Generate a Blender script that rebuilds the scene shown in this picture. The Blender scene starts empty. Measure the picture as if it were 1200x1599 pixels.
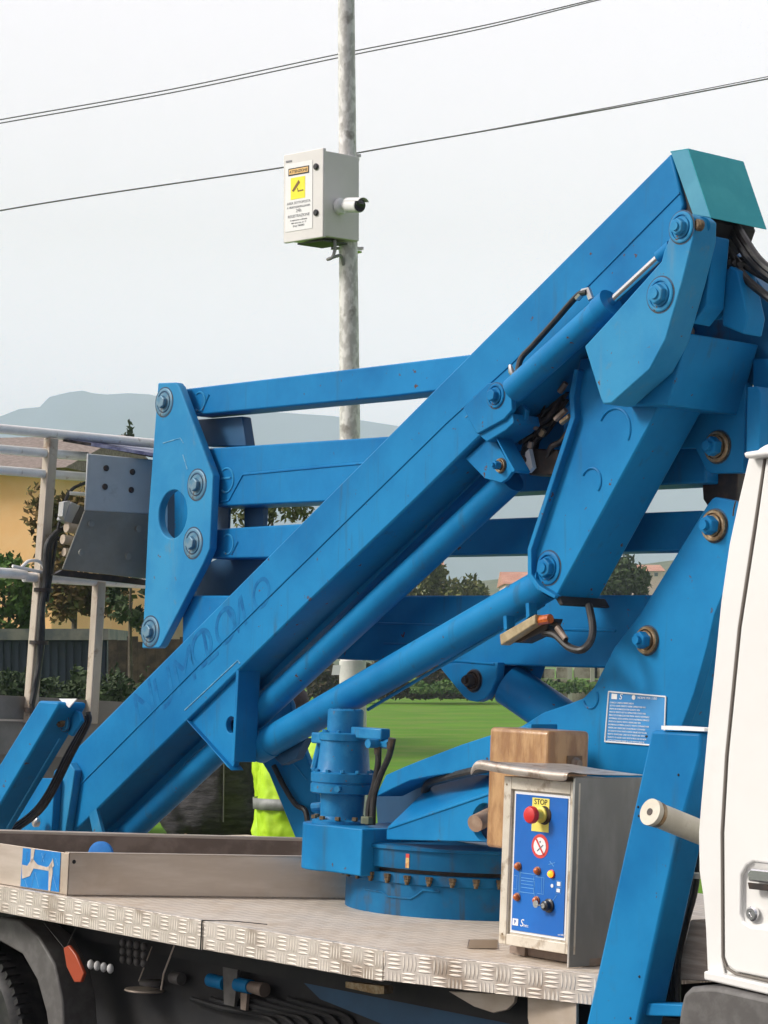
import bpy, bmesh, math, random
from math import radians, sin, cos, pi, atan, sqrt
from mathutils import Vector, Matrix, noise
random.seed(7)
C = bpy.context.scene.collection
# ------------------------------------------------------------ camera, world, sun, exposure
FPX = 3900.0; HZ = 1030.0
PITCH = atan((HZ - 799.5) / FPX)
EYE = Vector((0, 0, 1.65))
cd = bpy.data.cameras.new('camera'); cam = bpy.data.objects.new('camera', cd); C.objects.link(cam)
cam.location = EYE; cam.rotation_euler = (pi / 2 + PITCH, 0, 0)
cd.sensor_fit = 'VERTICAL'; cd.sensor_height = 24.0; cd.lens = FPX / 1599.0 * 24.0
cd.clip_start = 0.1; cd.clip_end = 20000
bpy.context.scene.camera = cam
sc = bpy.context.scene
sc.cycles.volume_bounces = 6; sc.cycles.max_bounces = 12
sc.view_settings.view_transform = 'Standard'; sc.view_settings.look = 'None'
sc.view_settings.exposure = 0.05; sc.view_settings.gamma = 1.0
SUN_EL = radians(36); SUN_AZ = radians(-100)      # azimuth measured clockwise from +Y: from the left
w = bpy.data.worlds.new('World'); sc.world = w; w.use_nodes = True
nt = w.node_tree; nt.nodes.clear()
out = nt.nodes.new('ShaderNodeOutputWorld')
sky = nt.nodes.new('ShaderNodeTexSky'); sky.sky_type = 'NISHITA'; sky.sun_disc = False
sky.sun_elevation = SUN_EL; sky.sun_rotation = SUN_AZ; sky.dust_density = 4; sky.air_density = 1.5
b1 = nt.nodes.new('ShaderNodeBackground'); b1.inputs[1].default_value = 0.05
nt.links.new(sky.outputs[0], b1.inputs[0])
b2 = nt.nodes.new('ShaderNodeBackground')
tc = nt.nodes.new('ShaderNodeTexCoord')
sep = nt.nodes.new('ShaderNodeSeparateXYZ'); nt.links.new(tc.outputs['Generated'], sep.inputs[0])
rz = nt.nodes.new('ShaderNodeValToRGB')                                    # overcast: cloud layer a little bluer low down
rz.color_ramp.elements[0].position = 0.0; rz.color_ramp.elements[0].color = (2.16, 1.96, 2.20, 1)
rz.color_ramp.elements[1].position = 0.17; rz.color_ramp.elements[1].color = (1.20, 1.075, 1.085, 1)
nt.links.new(sep.outputs['Z'], rz.inputs[0])
dot = nt.nodes.new('ShaderNodeVectorMath'); dot.operation = 'DOT_PRODUCT'  # sky darkened behind and right of camera, added to deepen side-face shade
nt.links.new(tc.outputs['Generated'], dot.inputs[0]); dot.inputs[1].default_value = (0.62, -0.76, -0.18)
mr = nt.nodes.new('ShaderNodeMapRange'); mr.interpolation_type = 'SMOOTHSTEP'
mr.inputs['From Min'].default_value = -0.32; mr.inputs['From Max'].default_value = 0.50
mr.inputs['To Min'].default_value = 1.0; mr.inputs['To Max'].default_value = 0.13
nt.links.new(dot.outputs['Value'], mr.inputs['Value'])
nt.links.new(rz.outputs[0], b2.inputs[0]); nt.links.new(mr.outputs[0], b2.inputs[1])
ad = nt.nodes.new('ShaderNodeAddShader')
nt.links.new(b1.outputs[0], ad.inputs[0]); nt.links.new(b2.outputs[0], ad.inputs[1]); nt.links.new(ad.outputs[0], out.inputs[0])
sd = bpy.data.lights.new('sun', 'SUN'); so = bpy.data.objects.new('sun', sd); C.objects.link(so)
sd.energy = 3.6; sd.angle = radians(14); sd.color = (1.0, 0.965, 0.91)
sdir = Vector((sin(SUN_AZ) * cos(SUN_EL), cos(SUN_AZ) * cos(SUN_EL), sin(SUN_EL)))
so.rotation_euler = (-sdir).to_track_quat('-Z', 'Y').to_euler(); so.location = (0, 0, 20)

# ------------------------------------------------------------ frames: world and the slightly tilted truck
FW = Vector((0, cos(PITCH), sin(PITCH))); UP = Vector((0, -sin(PITCH), cos(PITCH))); RT = Vector((1, 0, 0))
def ray(x, y): return FW + RT * ((x - 600) / FPX) - UP * ((y - 799.5) / FPX)
def at(x, y, d): return EYE + ray(x, y) * d                      # point at depth d
def gnd(x, d): return Vector(((x - 600) / FPX * d, d, 0))        # ground point under image column x
_a = radians(40.4); _r = radians(2.2)
RM = Matrix(((cos(_r), 0, sin(_r)), (0, 1, 0), (-sin(_r), 0, cos(_r))))
L = RM @ Vector((-sin(_a), cos(_a), 0)); T = RM @ Vector((cos(_a), sin(_a), 0)); U = RM @ Vector((0, 0, 1))
O = at(893, 1512, 6.0)
def W(l, t, u): return O + L * l + T * t + U * u
def hit(x, y, n, k):
    d = ray(x, y); return EYE + d * ((k - (EYE - O).dot(n)) / d.dot(n))
def PT(x, y, t): return hit(x, y, T, t)
def PU(x, y, u): return hit(x, y, U, u)
def PL(x, y, l): return hit(x, y, L, l)
def tr(p):
    q = p - O; return q.dot(L), q.dot(T), q.dot(U)

# ------------------------------------------------------------ materials
MATS = {}
def nn(t, k, **kw):
    n = t.nodes.new(k)
    for a, b in kw.items(): setattr(n, a, b)
    return n
def mathn(t, op, a, b=None, c=None):
    n = nn(t, 'ShaderNodeMath', operation=op)
    for i, v in enumerate((a, b, c)):
        if v is None: continue
        if isinstance(v, (int, float)): n.inputs[i].default_value = v
        else: t.links.new(v, n.inputs[i])
    return n.outputs[0]
def mat(name, c1, c2=None, rough=0.5, metal=0.0, scale=8.0, bump=0.0, bscale=None, lo=0.4, hi=0.65, detail=6,
        dirt=None, dscale=3.0, dlo=0.55, dhi=0.72, damt=1.0, stretch=None, spec=0.5, trans=0.0, emit=None, tread=False, rvar=0.0, uv=False, coat=0.0, chips=None, streak=None):
    if name in MATS: return MATS[name]
    m = bpy.data.materials.new(name); m.use_nodes = True; t = m.node_tree
    p = t.nodes['Principled BSDF']
    co = nn(t, 'ShaderNodeTexCoord'); vec = co.outputs['UV' if uv or tread else 'Object']
    base = vec
    if stretch:
        mp = nn(t, 'ShaderNodeMapping'); mp.inputs['Scale'].default_value = stretch; t.links.new(vec, mp.inputs[0]); vec = mp.outputs[0]
    def noi(sc_, v=vec, d=detail):
        n = nn(t, 'ShaderNodeTexNoise'); n.inputs['Scale'].default_value = sc_; n.inputs['Detail'].default_value = d
        n.inputs['Roughness'].default_value = 0.62
        t.links.new(v, n.inputs['Vector']); return n.outputs['Fac']
    def ramp(f, a, b):
        r = nn(t, 'ShaderNodeMapRange'); r.interpolation_type = 'SMOOTHSTEP'; r.inputs[1].default_value = a; r.inputs[2].default_value = b
        t.links.new(f, r.inputs[0]); return r.outputs[0]
    def mix(f, a, b):
        x = nn(t, 'ShaderNodeMix', data_type='RGBA')
        if isinstance(f, float): x.inputs[0].default_value = f
        else: t.links.new(f, x.inputs[0])
        for i, v in ((6, a), (7, b)):
            if isinstance(v, tuple): x.inputs[i].default_value = (*v, 1)
            else: t.links.new(v, x.inputs[i])
        return x.outputs[2]
    col = c1
    f1 = noi(scale)
    if c2: col = mix(ramp(f1, lo, hi), c1, c2)
    if dirt: 
        f2 = ramp(noi(dscale, base), dlo, dhi)
        if damt < 1: f2 = mathn(t, 'MULTIPLY', f2, damt)
        col = mix(f2, col, dirt)
    if streak:
        mp2 = nn(t, 'ShaderNodeMapping'); mp2.inputs['Scale'].default_value = (9, 9, 0.7); t.links.new(co.outputs['Object'], mp2.inputs[0])
        f4 = mathn(t, 'MULTIPLY', ramp(noi(2.6, mp2.outputs[0], 5), .56, .74), streak[1]); col = mix(f4, col, streak[0])
    if chips:
        f3 = mathn(t, 'MULTIPLY', ramp(noi(38, co.outputs['Object'], 3), .685, .70), ramp(noi(3.1, co.outputs['Object'], 4), .50, .62)); col = mix(f3, col, chips)
    if isinstance(col, tuple): p.inputs['Base Color'].default_value = (*col, 1)
    else: t.links.new(col, p.inputs['Base Color'])
    p.inputs['Roughness'].default_value = rough
    if rvar:
        rr = mathn(t, 'MULTIPLY_ADD', noi(scale * 1.7), rvar, rough - rvar / 2); t.links.new(rr, p.inputs['Roughness'])
    p.inputs['Metallic'].default_value = metal; p.inputs['Specular IOR Level'].default_value = spec
    p.inputs['Transmission Weight'].default_value = trans; p.inputs['Coat Weight'].default_value = coat
    if emit: p.inputs['Emission Color'].default_value = (*emit[0], 1); p.inputs['Emission Strength'].default_value = emit[1]
    hgt = None
    if tread:
        s = nn(t, 'ShaderNodeSeparateXYZ'); t.links.new(co.outputs['UV'], s.inputs[0])
        k = 1 / 0.042
        a = mathn(t, 'MULTIPLY', s.outputs[0], k); b = mathn(t, 'MULTIPLY', s.outputs[1], k)
        fa = mathn(t, 'FRACT', a); fb = mathn(t, 'FRACT', b)
        ck = mathn(t, 'MODULO', mathn(t, 'ADD', mathn(t, 'FLOOR', a), mathn(t, 'ADD', mathn(t, 'FLOOR', b), 200.0)), 2.0)
        ck = mathn(t, 'ABSOLUTE', ck)
        def bars(x, y):
            st = mathn(t, 'ABSOLUTE', mathn(t, 'SUBTRACT', mathn(t, 'FRACT', mathn(t, 'MULTIPLY', x, 4.0)), 0.5))   # 0 on bar centre
            ln = mathn(t, 'ABSOLUTE', mathn(t, 'SUBTRACT', y, 0.5))
            wd = mathn(t, 'SUBTRACT', 0.30, mathn(t, 'MULTIPLY', mathn(t, 'MULTIPLY', ln, ln), 1.4))
            r = nn(t, 'ShaderNodeMapRange'); r.interpolation_type = 'SMOOTHSTEP'
            t.links.new(mathn(t, 'SUBTRACT', wd, st), r.inputs[0]); r.inputs[1].default_value = -0.06; r.inputs[2].default_value = 0.14
            return r.outputs[0]
        h1 = bars(fa, fb); h2 = bars(fb, fa)
        hgt = mathn(t, 'ADD', mathn(t, 'MULTIPLY', h1, ck), mathn(t, 'MULTIPLY', h2, mathn(t, 'SUBTRACT', 1.0, ck)))
        col = mix(mathn(t, 'MULTIPLY', hgt, ramp(noi(9, base), 0.30, 0.56)), col, (0.88, 0.80, 0.70)); t.links.new(col, p.inputs['Base Color'])
        bn = nn(t, 'ShaderNodeBump'); bn.inputs['Strength'].default_value = 0.8; bn.inputs['Distance'].default_value = 0.002
        t.links.new(hgt, bn.inputs['Height']); t.links.new(bn.outputs[0], p.inputs['Normal'])
    elif bump:
        bn = nn(t, 'ShaderNodeBump'); bn.inputs['Strength'].default_value = bump; bn.inputs['Distance'].default_value = 0.01
        t.links.new(noi(bscale or scale * 3), bn.inputs['Height']); t.links.new(bn.outputs[0], p.inputs['Normal'])
    MATS[name] = m; return m
BLUE = mat('blue_paint', (0.004, 0.135, 0.345), (0.012, 0.215, 0.47), rough=0.45, spec=0.13, scale=1.7, bump=0.05, bscale=26, rvar=0.18,
           dirt=(0.035, 0.13, 0.24), dscale=9, dlo=0.62, dhi=0.80, damt=0.45, lo=0.35, hi=0.7, chips=(.10, .05, .03), streak=((.03, .12, .22), .65))
RINGB = mat('dark_ring_blue', (0.006, 0.115, 0.27), (0.010, 0.15, 0.33), spec=.15, rough=0.45, scale=5, dirt=(.06, .07, .08), dscale=12, dlo=.52, dhi=.72, damt=.6, chips=(.14, .08, .05), streak=((.05, .06, .07), .7))  # darker blue than the boom, with dirt patches, chips and streaks
GRIME = mat('pin_grease', (0.012, 0.07, 0.16), (0.03, 0.035, 0.04), rough=0.55, scale=40)
FADED = mat('faded_blue_paint', (0.018, 0.205, 0.43), (0.035, 0.26, 0.48), rough=0.5, spec=0.15, scale=5, bump=0.06, bscale=30,
            dirt=(0.12, 0.22, 0.28), dscale=14, dlo=0.60, dhi=0.75, damt=0.6, lo=0.35, hi=0.7, chips=(.12, .07, .05), streak=((.10, .24, .36), .5))
TEAL = mat('teal_paint', (0.03, 0.36, 0.42), (0.045, 0.41, 0.46), spec=.2, rough=0.5, scale=9, bump=0.04, bscale=50)
MOTB = mat('motor_blue', (0.010, 0.165, 0.38), (0.022, 0.215, 0.44), rough=0.38, spec=.25, scale=14, bump=0.12, bscale=60,
           dirt=(0.13, 0.09, 0.06), dscale=22, dlo=0.62, dhi=0.74, damt=0.6, chips=(.14, .09, .06), streak=((.06, .10, .14), .6))
DKBLUE = mat('shaded_dark_blue', (0.006, 0.055, 0.13), (0.009, 0.075, 0.17), rough=0.5, scale=3)  # the blue darkened: shade between plates and under the deck as colour
SCUFF = mat('scuffed_weld', (0.16, 0.36, 0.50), (0.05, 0.25, 0.45), rough=0.5, scale=30, lo=0.45, hi=0.6)
ALU = mat('dull_aluminium', (0.55, 0.47, 0.39), (0.63, 0.55, 0.47), rough=0.45, metal=0.4, scale=4, stretch=(1, 5, 1), uv=True,
          dirt=(0.40, 0.30, 0.21), dscale=3, dlo=0.45, dhi=0.7, damt=0.6, bump=0.03, bscale=40, rvar=0.15)
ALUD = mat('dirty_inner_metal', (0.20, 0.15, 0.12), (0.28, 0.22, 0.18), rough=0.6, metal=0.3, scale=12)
TREAD = mat('tread_plate', (0.50, 0.42, 0.34), (0.62, 0.53, 0.43), rough=0.5, metal=0.12, scale=5, tread=True,
            dirt=(0.58, 0.46, 0.34), dscale=4, dlo=0.42, dhi=0.62, damt=0.75)
TREADR = mat('tread_rim', (0.60, 0.54, 0.47), (0.70, 0.64, 0.57), rough=0.42, metal=0.35, scale=5, tread=True,
             dirt=(0.30, 0.22, 0.155), dscale=6, dlo=0.47, dhi=0.68, damt=0.8)
STEEL = mat('grey_sheet_steel', (0.19, 0.195, 0.195), (0.25, 0.255, 0.255), rough=0.42, metal=0.5, scale=3, stretch=(3, 1, 1), uv=True, bump=0.03, rvar=0.2)
GALV = mat('galvanised', (0.50, 0.49, 0.47), (0.74, 0.73, 0.71), rough=0.55, metal=0.12, scale=20, stretch=(1.6, 1.6, 0.8), lo=0.42, hi=0.58,
           dirt=(0.20, 0.18, 0.16), dscale=7, dlo=0.56, dhi=0.66, damt=0.7, bump=0.1)
RAIL = mat('rail_aluminium', (0.74, 0.73, 0.71), (0.82, 0.81, 0.79), rough=0.32, metal=0.15, scale=16, dirt=(0.30, 0.24, 0.18), dscale=26, dlo=0.6, dhi=0.72, damt=0.6)
POST = mat('post_grimy_metal', (0.40, 0.34, 0.28), (0.52, 0.46, 0.38), rough=0.5, metal=0.3, scale=9, stretch=(1, 1, 0.3), dirt=(0.20, 0.12, 0.07), dscale=18, dlo=0.55, dhi=0.68, damt=0.7)
BOXGREY = mat('basket_box_grey', (0.44, 0.46, 0.46), (0.50, 0.52, 0.52), rough=0.55, metal=0.2, scale=5, bump=0.05, dirt=(0.16, 0.15, 0.14), dscale=9, damt=0.5)
BOXDARK = mat('basket_box_dark', (0.24, 0.235, 0.205), (0.29, 0.285, 0.25), rough=0.6, metal=0.2, scale=7, bump=0.05)
RUBBER = mat('black_rubber', (0.012, 0.012, 0.012), (0.03, 0.028, 0.026), rough=0.45, scale=30)
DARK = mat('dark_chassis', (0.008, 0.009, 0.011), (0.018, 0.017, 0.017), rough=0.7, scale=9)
BLACKM = mat('dark_grease', (0.02, 0.015, 0.013), (0.05, 0.03, 0.02), rough=0.5, scale=30)
BRASS = mat('oxidised_fitting', (0.25, 0.16, 0.08), (0.38, 0.30, 0.20), rough=0.4, metal=0.7, scale=60)
RUST = mat('rusty_bolt', (0.09, 0.06, 0.035), (0.22, 0.16, 0.09), rough=0.6, metal=0.4, scale=70)
CHROME = mat('chrome', (0.75, 0.75, 0.76), rough=0.12, metal=1.0)
SILVER = mat('silver_fitting', (0.62, 0.60, 0.58), rough=0.3, metal=0.8)
WHITE = mat('cab_white', (0.77, 0.76, 0.73), (0.80, 0.795, 0.77), rough=0.35, scale=3, dirt=(0.58, 0.53, 0.46), dscale=5, dlo=0.60, dhi=0.85, damt=0.35, coat=0.3)
SEAM = mat('door_seal', (0.17, 0.15, 0.13), rough=0.7)
CREAM = mat('cream_plastic', (0.55, 0.51, 0.41), (0.62, 0.58, 0.48), rough=0.5, scale=20, dirt=(0.28, 0.2, 0.13), dscale=16, dlo=0.6, dhi=0.75, damt=0.6)
PLGREY = mat('grey_plastic_guard', (0.085, 0.08, 0.076), (0.12, 0.115, 0.11), rough=0.55, scale=20, bump=0.06, bscale=60)
CARD = mat('brown_wrap', (0.30, 0.155, 0.07), (0.48, 0.29, 0.14), rough=0.28, scale=4, stretch=(6, 1.6, 1), uv=True, bump=0.3, bscale=9, coat=0.2)
WOOD = mat('grey_wood', (0.25, 0.20, 0.16), (0.38, 0.32, 0.26), rough=0.75, scale=5, stretch=(1, 12, 1), uv=True, bump=0.2)
FRAME = mat('panel_frame', (0.62, 0.56, 0.46), (0.70, 0.65, 0.56), rough=0.45, metal=0.2, scale=12, dirt=(0.28, 0.2, 0.12), dscale=22, dlo=0.52, dhi=0.68, damt=0.8)
PANEL = mat('panel_blue', (0.004, 0.12, 0.47), (0.006, 0.14, 0.52), rough=0.4, scale=8)
LINE = mat('print_light_blue', (0.16, 0.42, 0.72), rough=0.5)
PWHITE = mat('print_white', (0.80, 0.80, 0.80), rough=0.5)
PYEL = mat('print_yellow', (0.80, 0.70, 0.13), rough=0.5)
PYEL2 = mat('print_bright_yellow', (0.85, 0.78, 0.03), rough=0.5)
PORANGE = mat('print_orange', (0.80, 0.50, 0.18), rough=0.5)
PBROWN = mat('print_brown', (0.20, 0.10, 0.02), rough=0.5)
PBLACK = mat('print_black', (0.02, 0.02, 0.02), rough=0.5)
PGREY = mat('print_grey', (0.22, 0.22, 0.24), rough=0.5)
RED = mat('red_plastic', (0.62, 0.03, 0.03), rough=0.35)
PRED = mat('print_red', (0.65, 0.06, 0.05), rough=0.45)
AMBER = mat('amber_lens', (0.55, 0.13, 0.015), (0.35, 0.07, 0.01), rough=0.3, scale=90, coat=0.5)
AMBERON = mat('amber_lit', (0.9, 0.35, 0.02), rough=0.3, emit=((1.0, 0.42, 0.02), 1.1))
ORANGE = mat('orange_plastic', (0.36, 0.055, 0.018), rough=0.4)
BOXW = mat('enclosure_paint', (0.68, 0.66, 0.64), (0.72, 0.70, 0.68), rough=0.5, scale=4)
CAMW = mat('camera_white', (0.80, 0.80, 0.80), rough=0.35)
LENS = mat('camera_lens', (0.004, 0.005, 0.015), rough=0.08, coat=1.0)
CABLE = mat('aerial_cable', (0.17, 0.17, 0.17), rough=0.6)

# ------------------------------------------------------------ mesh builder
WO = {}
def tag(o, label=None, cat=None, group=None, kind=None):
    for k, v in (('label', label), ('category', cat), ('group', group), ('kind', kind)):
        if v: o[k] = v
    return o
def empty(name, loc, label, cat, group=None):
    o = bpy.data.objects.new(name, None); C.objects.link(o); o.location = loc; WO[o.name] = Vector(loc); o.empty_display_size = 0.2
    return tag(o, label, cat, group)
class MB:
    def __init__(s): s.b = bmesh.new()
    def fin(s, vs):
        return s
    def plate(s, outer, ext, holes=()):
        b = s.b; nv = len(b.verts)
        loops = [outer] + list(holes); es = []; 
        for lp in loops:
            vs = [b.verts.new(p) for p in lp]
            for i in range(len(vs)): es.append(b.edges.new((vs[i], vs[(i + 1) % len(vs)])))
        if holes:
            r = bmesh.ops.triangle_fill(b, edges=es, use_beauty=True, use_dissolve=False); fs = [g for g in r['geom'] if isinstance(g, bmesh.types.BMFace)]
        else: fs = [b.faces.new([e.verts[0] for e in es] if False else vs)]
        r = bmesh.ops.extrude_face_region(b, geom=fs, use_keep_orig=True)
        nvs = [g for g in r['geom'] if isinstance(g, bmesh.types.BMVert)]
        bmesh.ops.translate(b, verts=nvs, vec=ext)
        return s
    def pp(s, pts, t, th, holes=()):                       # traced side profile standing on plane t, real thickness th across the truck
        hs = [circ(PT(x, y, t), L, U, r) for (x, y, r) in holes]
        return s.plate([PT(x, y, t) for x, y in pts], T * th, hs)
    def pl(s, pts, l, th): return s.plate([PL(x, y, l) for x, y in pts], L * th)
    def box(s, o, a, b_, c):
        p = [o, o + a, o + a + b_, o + b_]; return s.plate(p, c)
    def lbox(s, l0, l1, t0, t1, u0, u1): return s.box(W(l0, t0, u0), L * (l1 - l0), T * (t1 - t0), U * (u1 - u0))
    def tube(s, pts, r, seg=12, caps=True):
        b = s.b; rings = []; n = len(pts); rr = r if isinstance(r, (list, tuple)) else [r] * n
        prev = None
        for i, p in enumerate(pts):
            d = (pts[min(i + 1, n - 1)] - pts[max(i - 1, 0)]).normalized()
            if prev is None:
                x = d.orthogonal().normalized()
            else:
                x = (prev - d * prev.dot(d)).normalized()
            prev = x; y = d.cross(x)
            rings.append([b.verts.new(p + (x * cos(2 * pi * k / seg) + y * sin(2 * pi * k / seg)) * rr[i]) for k in range(seg)])
        for a, c in zip(rings, rings[1:]):
            for k in range(seg): b.faces.new((a[k], a[(k + 1) % seg], c[(k + 1) % seg], c[k]))
        if caps: b.faces.new(rings[0][::-1]); b.faces.new(rings[-1])
        return s
    def lathe(s, o, ax, prof, seg=40):                      # prof: (radius, height along axis)
        return s.tube_prof([o + ax * h for r, h in prof], [max(r, 1e-4) for r, h in prof], ax, seg)
    def tube_prof(s, cs, rs, ax, seg):
        b = s.b; x = ax.orthogonal().normalized(); y = ax.cross(x); rings = []
        for c, r in zip(cs, rs): rings.append([b.verts.new(c + (x * cos(2 * pi * k / seg) + y * sin(2 * pi * k / seg)) * r) for k in range(seg)])
        for a, c in zip(rings, rings[1:]):
            for k in range(seg): b.faces.new((a[k], a[(k + 1) % seg], c[(k + 1) % seg], c[k]))
        b.faces.new(rings[0][::-1]); b.faces.new(rings[-1]); return s
    def hexa(s, c, ax, r, h, seg=6): return s.lathe(c, ax, [(r, 0), (r, h * 0.9), (r * 0.9, h)], seg)
    def sphere(s, c, r, sub=2, sc3=(1, 1, 1), rot=None):
        m = Matrix.Translation(c) @ (rot.to_4x4() if rot else Matrix()) @ Matrix.Diagonal((r * sc3[0], r * sc3[1], r * sc3[2], 1))
        bmesh.ops.create_icosphere(s.b, subdivisions=sub, radius=1, matrix=m); return s
    def quad(s, a, b_, c, d): s.b.faces.new([s.b.verts.new(p) for p in (a, b_, c, d)]); return s
    def build(s, name, m, parent=None, bev=0.0, seg=2, normals=True, uv=True, ang=35, mesh=None):
        me = bpy.data.meshes.new(name)
        if normals and s.b.faces: bmesh.ops.recalc_face_normals(s.b, faces=s.b.faces)
        s.b.verts.ensure_lookup_table()
        if not s.b.verts: raise RuntimeError(name)
        lo = Vector((min(v.co[i] for v in s.b.verts) for i in range(3))); hi = Vector((max(v.co[i] for v in s.b.verts) for i in range(3)))
        c = (lo + hi) / 2
        if uv:
            ul = s.b.loops.layers.uv.new('UVMap')
            s.b.normal_update()
            for f in s.b.faces:
                n = f.normal; k = max(((abs(n.dot(L)), 0), (abs(n.dot(T)), 1), (abs(n.dot(U)), 2)))[1]
                for lp in f.loops:
                    q = tr(lp.vert.co); lp[ul].uv = ((q[1], q[2]), (q[0], q[2]), (q[0], q[1]))[k]
        bmesh.ops.translate(s.b, verts=s.b.verts, vec=-c)
        s.b.to_mesh(me); s.b.free()
        me.materials.append(m)
        for p in me.polygons: p.use_smooth = True
        me.set_sharp_from_angle(angle=radians(ang))
        o = bpy.data.objects.new(name, me); C.objects.link(o); WO[o.name] = c
        if parent: o.parent = parent; o.location = c - WO[parent.name]
        else: o.location = c
        if bev:
            md = o.modifiers.new('bevel', 'BEVEL'); md.width = bev; md.segments = seg; md.limit_method = 'ANGLE'; md.angle_limit = radians(32); md.harden_normals = False
        return o
def circ(c, x, y, r, n=24, ry=None): return [c + x * (cos(2 * pi * i / n) * r) + y * (sin(2 * pi * i / n) * (ry or r)) for i in range(n)]
def curve(pts, n=8):                                         # Catmull-Rom through points
    P = [pts[0] * 2 - pts[1]] + list(pts) + [pts[-1] * 2 - pts[-2]]; o = []
    for i in range(1, len(P) - 2):
        for k in range(n):
            t = k / n; a, b, c, d = P[i - 1:i + 3]
            o.append(0.5 * ((2 * b) + (c - a) * t + (2 * a - 5 * b + 4 * c - d) * t * t + (3 * b - a - 3 * c + d) * t ** 3))
    o.append(pts[-1]); return o
def text(s, pos, ex, ey, size, m, name, parent, depth=0.0006, align='LEFT', shear=0.0, spacing=1.0):
    cu = bpy.data.curves.new(name, 'FONT'); cu.body = s; cu.size = size; cu.align_x = align; cu.extrude = depth; cu.shear = shear; cu.space_character = spacing
    o = bpy.data.objects.new('tmp', cu); C.objects.link(o)
    dg = bpy.context.evaluated_depsgraph_get(); me = bpy.data.meshes.new_from_object(o.evaluated_get(dg))
    C.objects.unlink(o); bpy.data.objects.remove(o); bpy.data.curves.remove(cu)
    ez = ex.cross(ey).normalized(); M = Matrix((ex, ey, ez)).transposed().to_4x4(); M.translation = pos
    b = MB(); b.b.from_mesh(me); b.b.transform(M); bpy.data.meshes.remove(me)
    return b.build(name, m, parent, normals=False)
EXT = -L                                                     # reading direction on the near side of the truck
def pin(x, y, t, r, parent, m=None, ring=None, hexr=0.55, name='pivot_pin', proud=0.009):
    c = PT(x, y, t); m = m or FADED
    gr = MB().lathe(c, -T, [(r * 1.10, 0), (r * 1.10, .0008)], 28).build('grease_ring', GRIME, parent)
    a = MB().lathe(c + T * 0.004, -T, [(r, 0), (r, proud * 0.8), (r * 0.93, proud), (r * 0.80, proud), (r * 0.78, proud * 0.55), (r * 0.70, proud * 0.55), (r * 0.68, proud * 1.1)], 32)
    o = a.build(name, ring or m, parent, ang=30)
    MB().hexa(c, -T, r * hexr, proud * 2.2 + 0.003).build('bolt_head', m, o, bev=0.0015)
    MB().lathe(c, -T, [(r * hexr * 0.5, 0), (r * hexr * 0.5, proud * 3.1)], 16).build('grease_point', m, o) if hexr > 0.5 else None
    return o
def ringmark(x, y, t, r, parent, frac=(0.2, 0.8), m=None, name='weld_ring', th=0.0035):
    c = PT(x, y, t); n = 30
    pts = [c - T * 0.0005 + L * (cos(a) * r) + U * (sin(a) * r) for a in [2 * pi * (frac[0] + (frac[1] - frac[0]) * i / n) for i in range(n + 1)]]
    return MB().tube(pts, th, 6).build(name, m or BLUE, parent)
def weld(pts, t, parent, r=0.004, m=None, name='weld_seam'):
    return MB().tube([PT(x, y, t) for x, y in pts], r, 6).build(name, m or BLUE, parent)

# ============================================================ SETTING: ground, field, hills
def sheet(name, pts, z, m, cuts=0):
    b = MB()
    b.b.faces.new([b.b.verts.new(Vector((x, y, z))) for x, y in pts])
    o = b.build(name, m, uv=False, normals=True); return tag(o, kind='structure')
GRASS = mat('meadow', (0.070, 0.18, 0.008), (0.10, 0.225, 0.012), rough=0.9, scale=0.35, bump=0.35, bscale=5, detail=9, dirt=(0.125, 0.185, 0.03), dscale=0.5, dlo=0.45, dhi=0.62, damt=0.8, spec=0.1)
sheet('field', [(-6000, -60), (6000, -60), (6000, 7000), (-6000, 7000)], 0, GRASS)
ASPH = mat('asphalt', (0.045, 0.045, 0.047), (0.075, 0.073, 0.07), rough=0.85, scale=40, bump=0.3)
sheet('roadside_parking', [(-45, -55), (45, -55), (45, 9.9), (-45, 9.9)], 0.004, ASPH)
MTN = mat('hazed_mountain', (0.035, 0.065, 0.13), (0.05, 0.085, 0.16), rough=0.95, scale=0.004, spec=0.05)  # blue of the distant haze mixed into the slope colour
def mountains():
    prof = [(-1500, 760), (-900, 700), (-400, 690), (-100, 668), (0, 648), (28, 637), (60, 634), (75, 618), (108, 610), (128, 608), (142, 612), (165, 614), (200, 612), (232, 614), (300, 628), (400, 640), (520, 648), (650, 668), (760, 700), (900, 735), (1100, 762), (1500, 800), (2600, 860)]
    b = MB(); rows = []
    xs = [-1500 + i * 26 for i in range(158)]
    def py(x):
        for (x0, y0), (x1, y1) in zip(prof, prof[1:]):
            if x0 <= x <= x1: return y0 + (y1 - y0) * (x - x0) / (x1 - x0)
    xs = sorted(set(xs + [p[0] for p in prof]))
    for j in range(9):
        d = 1900 + j * 190; row = []
        for x in xs:
            top = at(x, py(x), 3050).z
            k = j / 6.0; h = top * (k ** 1.3 if k <= 1 else 1 - 0.45 * (k - 1) * 3)
            X = (x - 600) / FPX * 3050
            h *= 1 if j == 6 else 1 + 0.16 * noise.noise(Vector((X * 0.004, d * 0.004, 3)))
            row.append(b.b.verts.new(Vector((X, d if j != 6 else 3050, max(h, -1) if j else -1))))
        rows.append(row)
    for a, c in zip(rows, rows[1:]):
        for i in range(len(xs) - 1): b.b.faces.new((a[i], a[i + 1], c[i + 1], c[i]))
    tag(b.build('mountain', MTN, uv=False), kind='structure')
mountains()
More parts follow.
